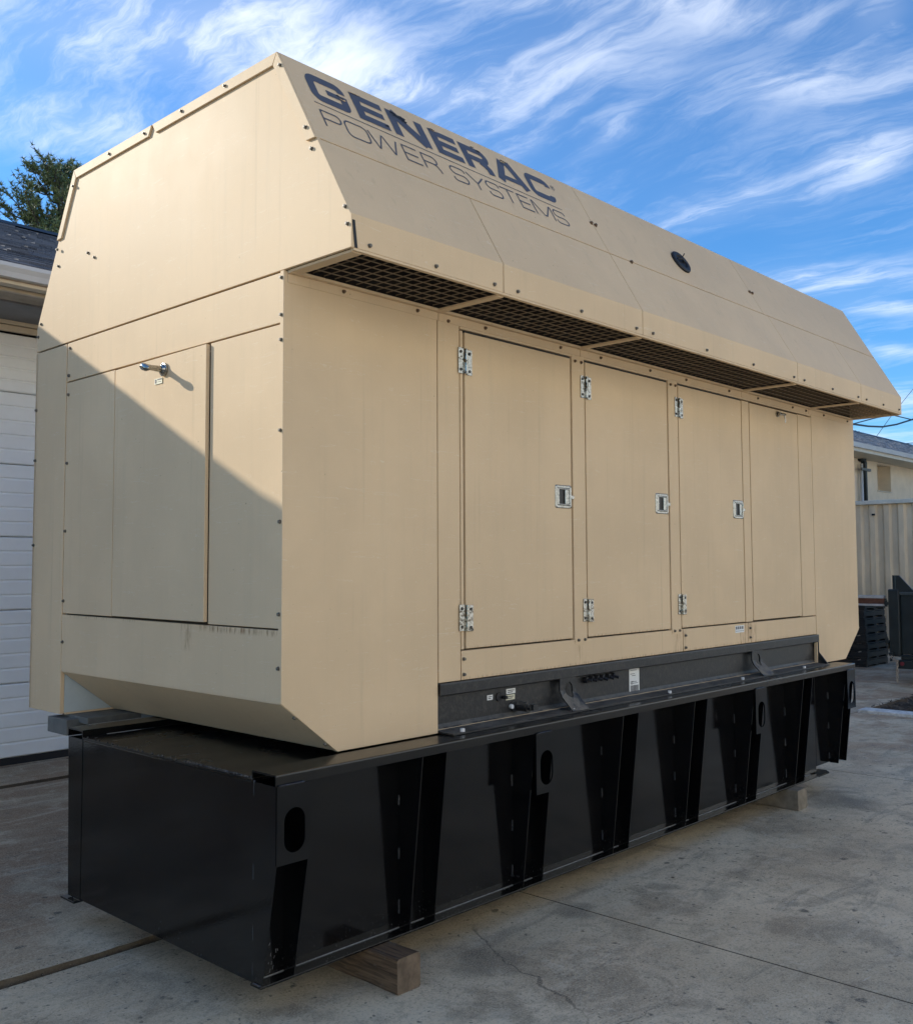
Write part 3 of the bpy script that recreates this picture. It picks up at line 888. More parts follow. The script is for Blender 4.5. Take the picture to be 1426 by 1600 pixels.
# slanted underside of the end
MB().add([(.0, .006, ZC-.003), (.0, YD-.02, ZC-.003), (.307, YD-.02, Z0), (.307, .006, Z0),
          (.012, .006, ZC+.012), (.012, YD-.02, ZC+.012), (.319, YD-.02, Z0+.015), (.319, .006, Z0+.015)],
         [(0, 1, 2, 3)[::-1], (4, 5, 6, 7), (0, 3, 7, 4), (1, 5, 6, 2), (0, 4, 5, 1), (2, 6, 7, 3)]).build('underside_panel', 'tan', gen)
pbox('floor_pan', 'tan_dirty', gen, .31, L-.31, .012, YD-.02, Z0, Z0+.012, bevel=0)
# back duct
pbox('duct_panel', 'tan', gen, 0, T, YD-.003, W, Z0-.003, 3.095-G, bevel=.0025, label='narrow full-height strip at the far edge of the end')
pbox('duct_inner_sheet', 'white_inner', gen, T+.001, L-.05, YD-.001, YD+.012, Z0+.001, 2.9, bevel=0)
MB().box(T+.001, L-.05, YD+.013, W-.03, Z0-.002, Z0+.01).build('duct_floor', 'tan_dirty', gen)
pbox('duct_back_panel', 'tan', gen, .0, L, W-.028, W-.001, Z0+.001, 3.09, bevel=.002)
pbox('duct_end_panel', 'tan', gen, L-T, L, YD, W-.03, Z0, 3.09, bevel=.002)
pbox('duct_edge', 'tan_dirty', gen, T+.001, 1.2, YD-.020, YD-.003, Z0-.006, Z0+.003, bevel=.001)
MB().prism([(.01, 3.09), (YD-.01, 3.09), (YD-.01, ZC), (.01, ZC)], L-.03, L-.001).build('end_panel', 'tan', gen)
MB().add([(L-.307, .006, Z0), (L-.307, YD-.02, Z0), (L, YD-.02, ZC), (L, .006, ZC)], [(0, 1, 2, 3)[::-1]]).build('underside_panel', 'tan', gen)
# grey mounting feet seen between the duct and the tank
pbox('mounting_bracket', 'grey_steel', gen, .05, .42, 1.80, 2.10, .962, .998, bevel=.004, label='grey steel mounting bracket')
pbox('mounting_bracket', 'grey_steel', gen, -.02, .11, 1.90, 2.13, .90, .985, bevel=.004)
pbox('isolator', 'grey_steel', gen, .34, .62, 1.60, 1.75, .90, 1.0, bevel=.004)
# --- front face (y = 0)
def fr(name, x0, x1, z0, z1, m_='tan', y=0.0, d=T, parent=None, **kw):
    return pbox(name, m_, parent or gen, x0+G, x1-G, y, y+d, z0+G, z1-G, bevel=.0025, **kw)


MB().prism([(-.001, ZT-.002), (.944-G, ZT-.002), (.944-G, Z0-.003), (.307, Z0-.003), (-.001, ZC)], 0.0, T, 'y').build('corner_panel', 'tan', gen, bevel=.002)
MB().prism([(5.357+G, ZT-.002), (L, ZT-.002), (L, ZC), (L-.307, Z0-.003), (5.357+G, Z0-.003)], 0.0, T, 'y').build('corner_panel', 'tan', gen, bevel=.002)
fr('post_panel', .944, 1.108, 1.242, ZT)
fr('sill_panel', 1.108, 3.262, 1.242, 1.395, 'tan_rusty_sill')
fr('sill_panel', 3.262, 4.178, 1.242, 1.395, 'tan_rusty_sill')
fr('post_panel', 4.147, 4.262, 1.395, 3.028)
fr('sill_panel', 4.178, 5.357, 1.242, 1.395, 'tan_rusty_sill')
fr('post_panel', 5.100, 5.357, 1.395, 3.028)
fr('header_strip', 1.108, 5.357, 3.030, ZT)
fr('post_panel', 2.058, 2.186, 1.375, 3.05, y=-.003, d=.028)
fr('post_panel', 3.117, 3.241, 1.372, 3.05, y=-.003, d=.028)
fr('post_edge', 1.108, 1.135, 1.395, 3.028)
DZ0, DZ1 = 1.397, 3.026


def hinge_mb():
    mb = MB()
    mb.box(-.052, -.012, -.0045, 0, -.066, .066); mb.box(.012, .050, -.0045, 0, -.070, .062)
    mb.cyl((0, -.010, -.066), (0, -.010, -.003), .0095, 10); mb.cyl((0, -.010, .001), (0, -.010, .064), .0085, 10)
    mb.box(-.013, -.002, -.006, -.001, -.064, -.004); mb.box(.002, .013, -.006, -.001, .002, .060)
    mb.cur = 1
    for sx in (-.034, .032):
        for sz in (-.046, .046): mb.cyl((sx, -.004, sz-(.004 if sx > 0 else 0)), (sx, -.008, sz-(.004 if sx > 0 else 0)), .0078, 8)
    mb.cur = 2
    for sx in (-.034, .032):
        for sz in (-.046, .046): mb.cyl((sx, -.008, sz-(.004 if sx > 0 else 0)), (sx, -.0086, sz-(.004 if sx > 0 else 0)), .0035, 6)
    return mb


def latch(parent, x, z):
    w_, h_ = .078, .066
    def rr(w, h, r, n=4):
        pts = []
        for cx, cz, a0 in ((w-r, h-r, 0), (-w+r, h-r, 90), (-w+r, -h+r, 180), (w-r, -h+r, 270)):
            for k in range(n+1):
                a = R(a0+90*k/n); pts.append((x+cx+r*math.cos(a), z+cz+r*math.sin(a)))
        return pts
    o = rr(w_, h_, .014); i1 = rr(w_-.016, h_-.016, .004); i2 = rr(w_-.020, h_-.020, .004)
    n = len(o); vs = []
    rings = [(o, -.0005), (o, -.0035), (rr(w_-.004, h_-.004, .012), -.0055), (i1, -.0058), (i2, -.0095), (rr(w_-.024, h_-.024, .004), -.0095), (rr(w_-.026, h_-.026, .004), .0)]
    for rg, yy in rings: vs += [(p[0], yy, p[1]) for p in rg]
    fs = []
    for r_ in range(len(rings)-1):
        for k in range(n): fs.append((r_*n+k, (r_+1)*n+k, (r_+1)*n+(k+1) % n, r_*n+(k+1) % n))
    fs = [f[::-1] for f in fs]
    mb = MB().add(vs, fs)
    mb.cur = 1
    mb.box(x-w_+.020, x+w_-.020, -.0022, -.0007, z-h_+.02, z+h_-.02)
    mb.cur = 0
    # bright left ledge with key cylinder, and the paddle on the right
    mb.box(x-w_+.022, x-w_+.038, -.006, -.0024, z-h_+.022, z+h_-.022)
    mb.prism([(x+.008, -.0100), (x+.014, -.0075), (x+w_-.026, -.0060), (x+w_-.026, -.0024), (x+.008, -.0024)], z-h_+.026, z+h_-.026, 'z')
    mb.cyl((x-w_+.030, -.006, z+.0), (x-w_+.030, -.0085, z), .007, 10)
    # little padlock tab
    mb.box(x+w_-.002, x+w_+.022, -.006, -.0025, z-.010, z+.010)
    mb.cur = 1
    for sx in (-w_+.012, w_-.012):
        for sz in (-h_+.008, h_-.008): mb.cyl((x+sx, -.0055, z+sz), (x+sx, -.0070, z+sz), .0035, 6)
    return mb.build('latch', ['chrome', 'chrome_dark'], parent, bevel=.0008)


hproto = None
for k, (x0, x1, hx) in enumerate(((1.142, 2.050, 1.142), (2.193, 3.109, 2.193), (3.249, 4.138, 3.249))):
    d = pbox('door', 'tan_door', gen, x0+.0035, x1-.003, -.001, T, DZ0+.0035, DZ1-.006, bevel=.003)
    # dark rubber line round the head of the door
    pbox('head_seal', 'rubber', d, x0+.0, x1, .004, .012, DZ1-.0055, DZ1+.003, bevel=0)
    for hz in (2.868, 1.557):
        if hproto is None:
            mb = hinge_mb(); hproto = mb.build('hinge', ['chrome', 'chrome_dark', 'steel_bolt'], d, bevel=.0008, origin=(0, 0, 0))
            hproto.location = Vector((hx, -.0045, hz))-wloc(d); WORLD[hproto.name] = Vector((hx, -.0045, hz))
        else: clone(hproto, d, (hx, -.0045, hz))
    latch(d, (1.967, 3.022, 4.060)[k], (2.209, 2.213, 2.214)[k])
d4 = pbox('access_panel', 'tan_door', gen, 4.268+.003, 5.096-.003, -.0005, T, 1.405, 3.020, bevel=.003, label='lift-off door with a key lock, nearest the far end')
mb = MB(); lx, lz = 4.727, 2.984
mb.cyl((lx, 0, lz), (lx, -.012, lz), .022, 16); mb.cyl((lx, -.012, lz), (lx, -.035, lz), .013, 12)
mb.cyl((lx, -.030, lz), (lx+.055, -.045, lz-.004), .009, 8)
mb.cyl((lx+.04, -.045, lz-.010), (lx+.055, -.045, lz-.05), .004, 6); mb.box(lx+.045, lx+.060, -.047, -.044, lz-.065, lz-.035)
mb.build('lock_handle', 'chrome', d4)
# end lever handle
hx_, hy, hz = -.018, .945, 2.792
mb = MB()
mb.cyl((hx_+.012, hy, hz), (hx_, hy, hz), .034, 20); mb.cyl((hx_, hy, hz), (hx_-.012, hy, hz), .027, 18, .020)
mb.tube([(hx_-.008, hy, hz), (hx_-.06, hy, hz), (hx_-.092, hy, hz+.002)], [.0165, .0135, .013], 12)
mb.tube([(hx_-.082, hy+.028, hz+.006), (hx_-.094, hy+.016, hz+.004), (hx_-.100, hy, hz), (hx_-.098, hy-.022, hz-.008), (hx_-.094, hy-.048, hz-.014)], [.009, .017, .0195, .0185, .009], 12)
mb.cur = 1; mb.cyl((hx_-.112, hy+.002, hz), (hx_-.1196, hy+.002, hz), .007, 8)
mb.build('lever_handle', ['chrome', 'chrome_dark'], dp, bevel=.0015, smooth=True)
s_ = MB().box(hx_+.008, hx_+.010, 1.000-.037, 1.000+.037, 2.728, 2.756)
s_.cur = 1; s_.box(hx_+.0072, hx_+.008, .966, 1.008, 2.747, 2.753); s_.box(hx_+.0072, hx_+.008, 1.016, 1.030, 2.733, 2.752); s_.box(hx_+.0072, hx_+.008, .972, 1.006, 2.737, 2.739)
s_.build('instruction_label', ['label_yellow', 'ink'], dp)
# black and white stickers near the third door
s_ = MB().box(3.980, 4.112, -.0012, .0, 1.328, 1.378)
s_.cur = 1
for k in range(4): s_.box(3.99+k*.03, 4.008+k*.03, -.0018, -.0012, 1.352, 1.372); s_.box(3.988+k*.031, 4.010+k*.031, -.0018, -.0012, 1.338, 1.341)
s_.build('warning_label', ['label', 'ink'], gen)

# --- hood
yt, zt, yl, zl = .047, 4.083, -.438, 3.241
tv = Vector((0, yl-yt, zl-zt)); SLN = tv.length; tv.normalize()
nv = Vector((0, tv.z, -tv.y));
if nv.y > 0: nv = -nv          # outward normal of the front slope


def sp(x, t, h=0.0):
    return Vector((x, yt, zt))+tv*t+nv*h


def slope_box(name, x0, x1, t0, t1, m_='tan', h0=-.02, h1=0.0, parent=None, bevel=.002, **kw):
    vs = [sp(x0, t0, h0), sp(x1, t0, h0), sp(x1, t1, h0), sp(x0, t1, h0), sp(x0, t0, h1), sp(x1, t0, h1), sp(x1, t1, h1), sp(x0, t1, h1)]
    return MB().add(vs, [(0, 1, 2, 3), (7, 6, 5, 4), (4, 5, 1, 0), (5, 6, 2, 1), (6, 7, 3, 2), (7, 4, 0, 3)]).build(name, m_, parent or gen, bevel=bevel, **kw)


HL = 6.20
US = [0, 2.144, 4.092, HL]
LS = [0, .945, 2.142, 4.143, 5.302, HL]
upper = []
for k in range(3):
    upper.append(slope_box('hood_panel', US[k]+(.0025 if k else 0), US[k+1]-.0025, 0.0, .534))
for k in range(5):
    x0 = LS[k]+(.003 if k else 0.002); x1 = LS[k+1]-.003
    a = sp(0, .541); b = sp(0, SLN)
    th = .015
    prof = [(a.y, a.z), (b.y, b.z), (yl, 3.103), (yl+th, 3.103), (yl+th, zl-.003), (a.y+th*.87, a.z-th*.5)]
    MB().prism(prof, x0, x1).build('hood_skirt', 'tan', gen, bevel=.0025)
pbox('roof_panel', 'tan', gen, 0, HL, yt+.002, 1.96, zt-.02, zt-.001, bevel=.002)
MB().prism([(1.962, zt-.001), (2.418, zl), (2.418, 3.103), (2.40, 3.103), (2.40, zl), (1.95, zt-.02)], 0.002, HL).build('hood_skirt', 'tan', gen)
# gable plates
gp = [(-.4365, 3.1005), (-.4365, zl), (yt-.001, zt-.003), (1.96, zt-.003), (2.4165, zl), (2.4165, 3.1005)]
gpi = [(p[0]*.985+.015, (p[1]-3.1)*.985+3.1) for p in gp]
MB().prism(gp, 0, .016).build('gable_plate', 'tan', gen, bevel=.002, label='big sunlit hood end plate above the access panels')
MB().prism(gp, HL-.016, HL).build('gable_plate', 'tan', gen)


def trim(a, b, w_, nm='edge_trim'):
    """flat folded strip along the gable edge from a to b (y,z), width w_ towards the inside"""
    a = Vector(a); b = Vector(b); d = (b-a).normalized(); n = Vector((-d.y, d.x))
    if n.dot(Vector((1.0, 3.5))-a) < 0: n = -n
    mitre = .62*w_
    pts = [tuple(a), tuple(b), tuple(b+n*w_-d*mitre), tuple(a+n*w_+d*mitre)]
    return MB().prism(pts, -.012, -.0005).build(nm, 'tan', gen, bevel=.002)


trim((yt, zt), (1.10, zt+.0), .052); trim((1.106, zt), (1.96, zt), .052)
trim((yt, zt), (-.222, zt-(yt+.222)*(zt-zl)/(yt-yl)), .052)
trim((1.96, zt), (2.158, zt-(2.158-1.96)*(zt-zl)/(2.418-1.96)), .046)
# black gasket at the lip corner
MB().prism([(.006, 3.215), (.020, 3.215), (.034, 3.103), (.020, 3.103)], yl-.003, yl-.0005, 'y').build('gasket', 'rubber', gen)
pbox('skirt_edge', 'tan', gen, -.001, .005, yl-.003, yl+.002, 3.102, zl-.002, bevel=0)
# underside frame, mesh grilles, near-black sheets above painting the shade inside the hood
pbox('soffit_frame', 'tan', gen, .0165, .072, yl+.016, -.003, 3.088, 3.0995, bevel=.001)
pbox('soffit_frame', 'tan', gen, .0165, HL-.017, -.030, -.003, 3.086, 3.0985, bevel=.001)
pbox('soffit_frame', 'tan', gen, .0165, HL, yl+.0005, yl+.022, 3.092, 3.1022, bevel=.001)
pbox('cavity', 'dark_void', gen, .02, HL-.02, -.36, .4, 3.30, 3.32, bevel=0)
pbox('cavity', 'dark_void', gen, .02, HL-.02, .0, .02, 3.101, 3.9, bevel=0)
pbox('soffit_frame', 'tan', gen, HL-.016, HL-.0, yl+.02, -.003, 3.088, 3.0985, bevel=.001)
for k in range(5):
    x0 = (LS[k] if k else .072); x1 = LS[k+1]
    if k < 4: pbox('soffit_divider', 'tan', gen, LS[k+1]-.022, LS[k+1]+.022, yl+.023, -.031, 3.087, 3.098, bevel=.001)
    mb = MB(); r = .0010
    y = yl+.03
    ny = 6; pitch = (-.03-(yl+.022))/ny
    for j in range(1, ny):
        yy = yl+.022+pitch*j; mb.box(x0+.0, x1, yy-r, yy+r, 3.100, 3.1045)
    n = max(2, round((x1-x0)/pitch))
    for j in range(1, n):
        xx = x0+(x1-x0)*j/n; mb.box(xx-r, xx+r, yl+.022, -.03, 3.1050, 3.1095)
    mb.build('mesh_grille', 'mesh_wire', gen)['kind'] = 'stuff'
# flange strip along the head of the body
for (x0, x1) in ((.02, .945), (.95, 2.14), (2.145, 4.14), (4.145, 5.30), (5.305, 6.19)):
    pbox('head_flange', 'tan', gen, x0, x1, -.0045, -.0005, 3.046, 3.0855, bevel=.001)
# round black cap on the slope
mb = MB(); cx, ct = 3.113, .327; rr_ = .088
def ring3(r, h, n=28): return [sp(cx+r*math.cos(2*math.pi*k/n), ct+r*math.sin(2*math.pi*k/n), h) for k in range(n)]
rs = [(rr_, .001), (rr_, .012), (rr_-.008, .018), (rr_-.03, .016), (rr_-.036, .006)]
vs = []
for r_, h in rs: vs += ring3(r_, h)
n = 28
fs = [(a*n+k, (a+1)*n+k, (a+1)*n+(k+1) % n, a*n+(k+1) % n) for a in range(len(rs)-1) for k in range(n)]+[tuple((len(rs)-1)*n+k for k in range(n))]
mb.add(vs, fs)
mb.tube([sp(cx-.04, ct-.012, .012), sp(cx, ct-.012, .026), sp(cx+.045, ct-.012, .012)], .008, 6)
mb.tube([sp(cx+.045, ct-.045, .010), sp(cx+.062, ct-.068, .035)], .004, 6)
mb.build('round_cap', 'rubber', gen, smooth=False, label='round black plastic cap on the hood slope')
# lettering -------------------------------------------------
def ribbon(pts, w_, h, closed=False):
    pts = [Vector(p) for p in pts]; n = len(pts); Lf = []; Rt = []
    for i in range(n):
        if closed: a, b = pts[i-1], pts[(i+1) % n]
        else: a, b = pts[max(0, i-1)], pts[min(n-1, i+1)]
        d1 = (pts[i]-a); d2 = (b-pts[i])
        if d1.length < 1e-6: d1 = d2
        if d2.length < 1e-6: d2 = d1
        d1.normalize(); d2.normalize()
        n1 = Vector((-d1.y, d1.x)); n2 = Vector((-d2.y, d2.x)); nn = (n1+n2)
        nn.normalize(); k = (w_/2)/max(.35, nn.dot(n1))
        Lf.append(pts[i]+nn*k); Rt.append(pts[i]-nn*k)
    vs = []; fs = []
    for i in range(n):
        vs += [sp(Lf[i].x, Lf[i].y+.007*Lf[i].x, h), sp(Rt[i].x, Rt[i].y+.007*Rt[i].x, h)]
    m_ = n if closed else n-1
    for i in range(m_):
        j = (i+1) % n; fs.append((2*i, 2*j, 2*j+1, 2*i+1))
    return vs, fs


def arc(cx_, cy_, rx, ry, a0, a1, n=6):
    return [(cx_+rx*math.cos(R(a0+(a1-a0)*k/n)), cy_+ry*math.sin(R(a0+(a1-a0)*k/n))) for k in range(n+1)]


def letter(name, strokes, w_, parent, m_, closed=()):
    mb = MB()
    for i, s in enumerate(strokes):
        ww = w_
        if isinstance(s, tuple): s, ww = s
        vs, fs = ribbon(s, ww, .0016+.0003*i, i in closed)
        mb.add(vs, [f[::-1] for f in fs])
    return mb.build(name, m_, parent)


hp = upper[0]
T0, T1 = .066, .245; b_ = .042; h = b_/2
def box_c(x0, x1, end_top, end_bot):
    """C/G spine, clockwise from the upper right terminal"""
    r = .034
    xl, xr = x0+.026, x1-.024; tt, tb = T0+h, T1-h
    p = [(xr, end_top)]+[(xr, tt+r*.9)]+arc(xr-r, tt+r*.9, r, r*.9, 0, -90, 5)[1:]+arc(xl+r, tt+r, r, r, -90, -180, 5)
    p += arc(xl+r, tb-r, r, r, 180, 90, 5)
    return p, xl, xr, tt, tb, r


p, xl, xr, tt, tb, r = box_c(.095, .325, .124, 0)
gpts = p+arc(xr-r*.5, tb-r*.5, r*.5, r*.5, 90, 0, 3)+[(xr, .158)]
letter('letter', [(gpts, .046), ([(xr+.023, .158), (.203, .158)], .034)], b_, hp, 'letters')
def E_(x0, x1, T0=T0, T1=T1, b=b_, sw=.052, parent=hp, m_='letters'):
    hh = b/2; mid = (T0+T1)/2
    letter('letter', [([(x0+sw/2, T0), (x0+sw/2, T1)], sw), [(x0+sw*.5, T0+hh), (x1, T0+hh)], ([(x0+sw*.5, mid), (x1-(x1-x0)*.05, mid)], b*.92), [(x0+sw*.5, T1-hh), (x1, T1-hh)]], b, parent, m_)


E_(.366, .560)
letter('letter', [([(.618, T0), (.618, T1)], .052), ([(.812, T0), (.812, T1)], .052), ([(.622, T0+.008), (.808, T1-.008)], .060)], b_, hp, 'letters')
E_(.883, 1.073)
letter('letter', [([(1.127, T0), (1.127, T1)], .052), ([(1.11, T0+h), (1.255, T0+h)]+arc(1.255, T0+h+.034, .034, .034, -90, 90, 8)+[(1.13, T0+h+.068)]), ([(1.225, .165), (1.262, .185), (1.280, .208), (1.284, T1)], .050)], b_, hp, 'letters')
letter('letter', [([(1.360, T1), (1.444, T0)], .052), ([(1.580, T1), (1.486, T0)], .056), ([(1.398, .205), (1.548, .205)], .036), ([(1.44, T0+.014), (1.492, T0+.014)], .030)], b_, hp, 'letters')
p, xl, xr, tt, tb, r = box_c(1.622, 1.850, .122, 0)
letter('letter', [(p+arc(xr-r, tb-r*.9, r, r*.9, 90, 0, 5)+[(xr, .190)], .045)], b_, hp, 'letters')
# registered mark
letter('letter', [[(1.884+.017*math.cos(2*math.pi*k/18), .100+.017*math.sin(2*math.pi*k/18)) for k in range(18)], ([(1.879, .091), (1.879, .110)]), ([(1.879, .092), (1.888, .092), (1.889, .099), (1.879, .100), (1.890, .110)])], .0028, hp, 'letters_thin', closed=(0,))
letter('underline', [([(.088, .2735), (1.852, .2865)], .0052)], .005, hp, 'letters_thin')
# thin second line
U0, U1 = .320, .422; tw = .0088; c = .014
def TL(*s, closed=()): letter('letter', [list(q) for q in s], tw, hp, 'letters_thin', closed)
um = (U0+U1)/2
TL([(.100, U1), (.100, U0)], [(.096, U0), (.185, U0)]+arc(.185, U0+.026, .022, .026, -90, 90, 8)+[(.100, U0+.052)])
TL(arc(.335, U0+.03, .028, .030, -90, 0)+arc(.335, U1-.03, .028, .030, 0, 90)+arc(.258, U1-.03, .028, .030, 90, 180)+arc(.258, U0+.03, .028, .030, 180, 270), closed=(0,))
TL([(.374, U0), (.410, U1), (.414, U1), (.455, U0+.004), (.463, U0+.004), (.505, U1), (.509, U1), (.548, U0)])
TL([(.585, U0-.004), (.585, U1+.004)], [(.585, U0), (.680, U0)], [(.585, um), (.675, um)], [(.585, U1), (.682, U1)])
TL([(.711, U0-.004), (.711, U1)], [(.711, U0), (.785, U0)]+arc(.785, U0+.026, .024, .026, -90, 90, 8)+[(.711, U0+.052)], [(.775, U0+.052), (.800, U0+.062), (.812, U1-.02), (.815, U1)])
def S_(x0, x1):
    r1 = .024
    TL([(x1-.003, U0+.022)]+arc(x1-.018, U0+.014, .015, .014, 0, -90, 3)+arc(x0+r1, U0+.025, r1, .025, -90, -270, 8)+[(x0+r1, um)]+arc(x1-r1, U1-.026, r1, .025, -90, 90, 8)+arc(x0+.018, U1-.014, .015, .014, 90, 180, 3)+[(x0+.003, U1-.024)])
S_(.907, 1.014)
TL([(1.030, U0), (1.093, um+.008), (1.093, U1)], [(1.156, U0), (1.093, um+.008)])
S_(1.172, 1.274)
TL([(1.288, U0), (1.402, U0)], [(1.345, U0), (1.345, U1)])
TL([(1.428, U0-.004), (1.428, U1+.004)], [(1.428, U0), (1.520, U0)], [(1.428, um), (1.515, um)], [(1.428, U1), (1.522, U1)])
TL([(1.548, U1), (1.548, U0+.002), (1.556, U0), (1.620, U1-.012), (1.640, U1-.012), (1.702, U0), (1.710, U0+.002), (1.710, U1)])
S_(1.733, 1.838)
# peeled vinyl on the letters
def blot(cx_, ct_, rx, rt, h=.0032, m_='rubber'):
    mb = MB(); n = 22
    pts = [(cx_+rx*math.cos(2*math.pi*k/n)*(.6+.7*rnd.random()), ct_+rt*math.sin(2*math.pi*k/n)*(.6+.7*rnd.random())) for k in range(n)]
    mb.add([sp(cx_, ct_, h)]+[sp(a, b, h+rnd.uniform(-.0005, .003)) for a, b in pts], [(0, (k+1) % n+1, k+1) for k in range(n)])
    return mb.build('peeled_vinyl', m_, hp)
blot(.672, .098, .042, .016); blot(.640, .085, .020, .010); blot(.70, .118, .018, .012)
blot(.300, .156, .022, .006, m_='letters'); blot(.27, .149, .012, .004)
blot(.405, .071, .03, .004); blot(.545, .222, .016, .005); blot(.912, .076, .02, .004); blot(1.215, .072, .014, .004); blot(1.255, .086, .016, .006); blot(1.47, .074, .03, .005)
# bare lines where vinyl flaked (tan slivers over the letters)
for (a, b, c2, d) in ((.395, .072, .03, .003), (.930, .082, .025, .003), (1.455, .084, .02, .003), (.29, .170, .02, .003)):
    blot(a, b, c2, d, h=.0040, m_='tan')

# --- bolts
def bolt_mesh(nm, m_, axis):
    mb = MB()
    ax = Vector(axis)
    mb.cyl((0, 0, 0), ax*.002, .0095, 12); mb.cyl(ax*.002, ax*.010, .0076, 6); mb.cyl(ax*.010, ax*.0115, .0062, 6, .004)
    return mb.build(nm, m_, gen, origin=(0, 0, 0))


bp_end = None
END_B = [(.022, 4.011, -.012), (-.159, 3.676, -.012), (-.186, 3.579, 0), (-.404, 3.275, 0), (-.418, 3.200, 0), (.446, 4.062, -.012), (.821, 4.062, -.012),
         (1.176, 4.058, -.012), (1.546, 4.058, -.012), (1.960, 3.99, -.012), (2.140, 3.662, -.012), (2.149, 3.568, 0), (1.79, 3.568, 0), (1.714, 3.526, 0), (2.36, 3.262, 0), (2.395, 3.19, 0),
         (.016, 3.068, 0), (.016, 2.905, 0), (.016, 2.796, 0), (.016, 2.403, 0), (.016, 2.011, 0), (.018, 1.618, 0), (.020, 1.39, 0),
         (1.983, 3.061, 0), (1.988, 2.904, 0), (1.990, 2.795, 0), (1.992, 2.405, 0), (1.998, 2.023, 0), (2.002, 1.632, 0), (2.004, 1.404, 0), (2.40, 2.75, 0), (2.40, 2.45, 0), (2.40, 1.95, 0)]
for (y, z, x) in END_B:
    if bp_end is None: bp_end = bolt_mesh('bolt', 'steel_bolt', (-1, 0, 0)); bp_end.location = Vector((x, y, z))-wloc(gen); WORLD[bp_end.name] = Vector((x, y, z))
    else: clone(bp_end, gen, (x, y, z), rot=(rnd.uniform(0, 1), 0, 0))
bp_f = None; bp_r = None
FB = []
for k in range(5):
    a, b = LS[k], LS[k+1]
    n = 3 if b-a < 1.3 else 4
    for j in range(n):
        FB.append((a+.10+(b-a-.17)*j/(n-1), yl-.001, 3.128, 0))
for x in (1.30, 1.95, 2.35, 2.9, 3.35, 3.95, 4.4, 5.0, 5.25, 5.6, 6.1, .33, .80): FB.append((x, -.005, 3.068, 1))
for (x, z) in ((2.090, 3.010), (2.150, 3.010), (3.148, 3.010), (3.208, 3.010), (1.018, 3.055)): FB.append((x, -.004, z, 1))
for (x, z) in ((2.094, 1.388), (2.156, 1.388), (3.148, 1.386), (3.212, 1.386), (1.125, 1.350), (1.125, 1.273), (3.285, 1.349), (3.285, 1.269), (4.20, 1.352), (4.20, 1.285)): FB.append((x, -.004, z, 0))
for (x, y, z, rusty) in FB:
    if rusty:
        if bp_r is None: bp_r = bolt_mesh('bolt', 'rusty_bolt', (0, -1, 0)); bp_r.location = Vector((x, y, z))-wloc(gen)
        else: clone(bp_r, gen, (x, y, z), rot=(0, rnd.uniform(0, 1), 0))
    else:
        if bp_f is None: bp_f = bolt_mesh('bolt', 'steel_bolt', (0, -1, 0)); bp_f.location = Vector((x, y, z))-wloc(gen)
        else: clone(bp_f, gen, (x, y, z), rot=(0, rnd.uniform(0, 1), 0))
ang = math.atan2(-nv.y, nv.z)
for (x, t) in ((2.125, .308), (2.165, .312), (4.075, .330), (4.115, .333), (2.36, .545)):
    mb = MB(); p0 = sp(x, t, 0); mb.cyl(p0, p0+nv*.003, .013, 10); mb.cyl(p0+nv*.003, p0+nv*.012, .009, 6)
    mb.build('bolt', 'rusty_bolt', gen)
for (y, z) in ((1.98, 1.20), (.02, 1.212)):
    pass
for (x, z) in ((.085, 1.178), (.255, 1.045)):
    mb = MB(); p0 = Vector((x, .018, z)); mb.cyl(p0, p0+Vector((-.006, 0, -.008)), .009, 8); mb.build('bolt', 'steel_bolt', gen)
# bolt plates at the foot of the posts
for x in (2.122, 3.179):
    pbox('joint_plate', 'tan', gen, x-.058, x+.058, -.0038, -.0032, 1.366, 1.398, bevel=0)

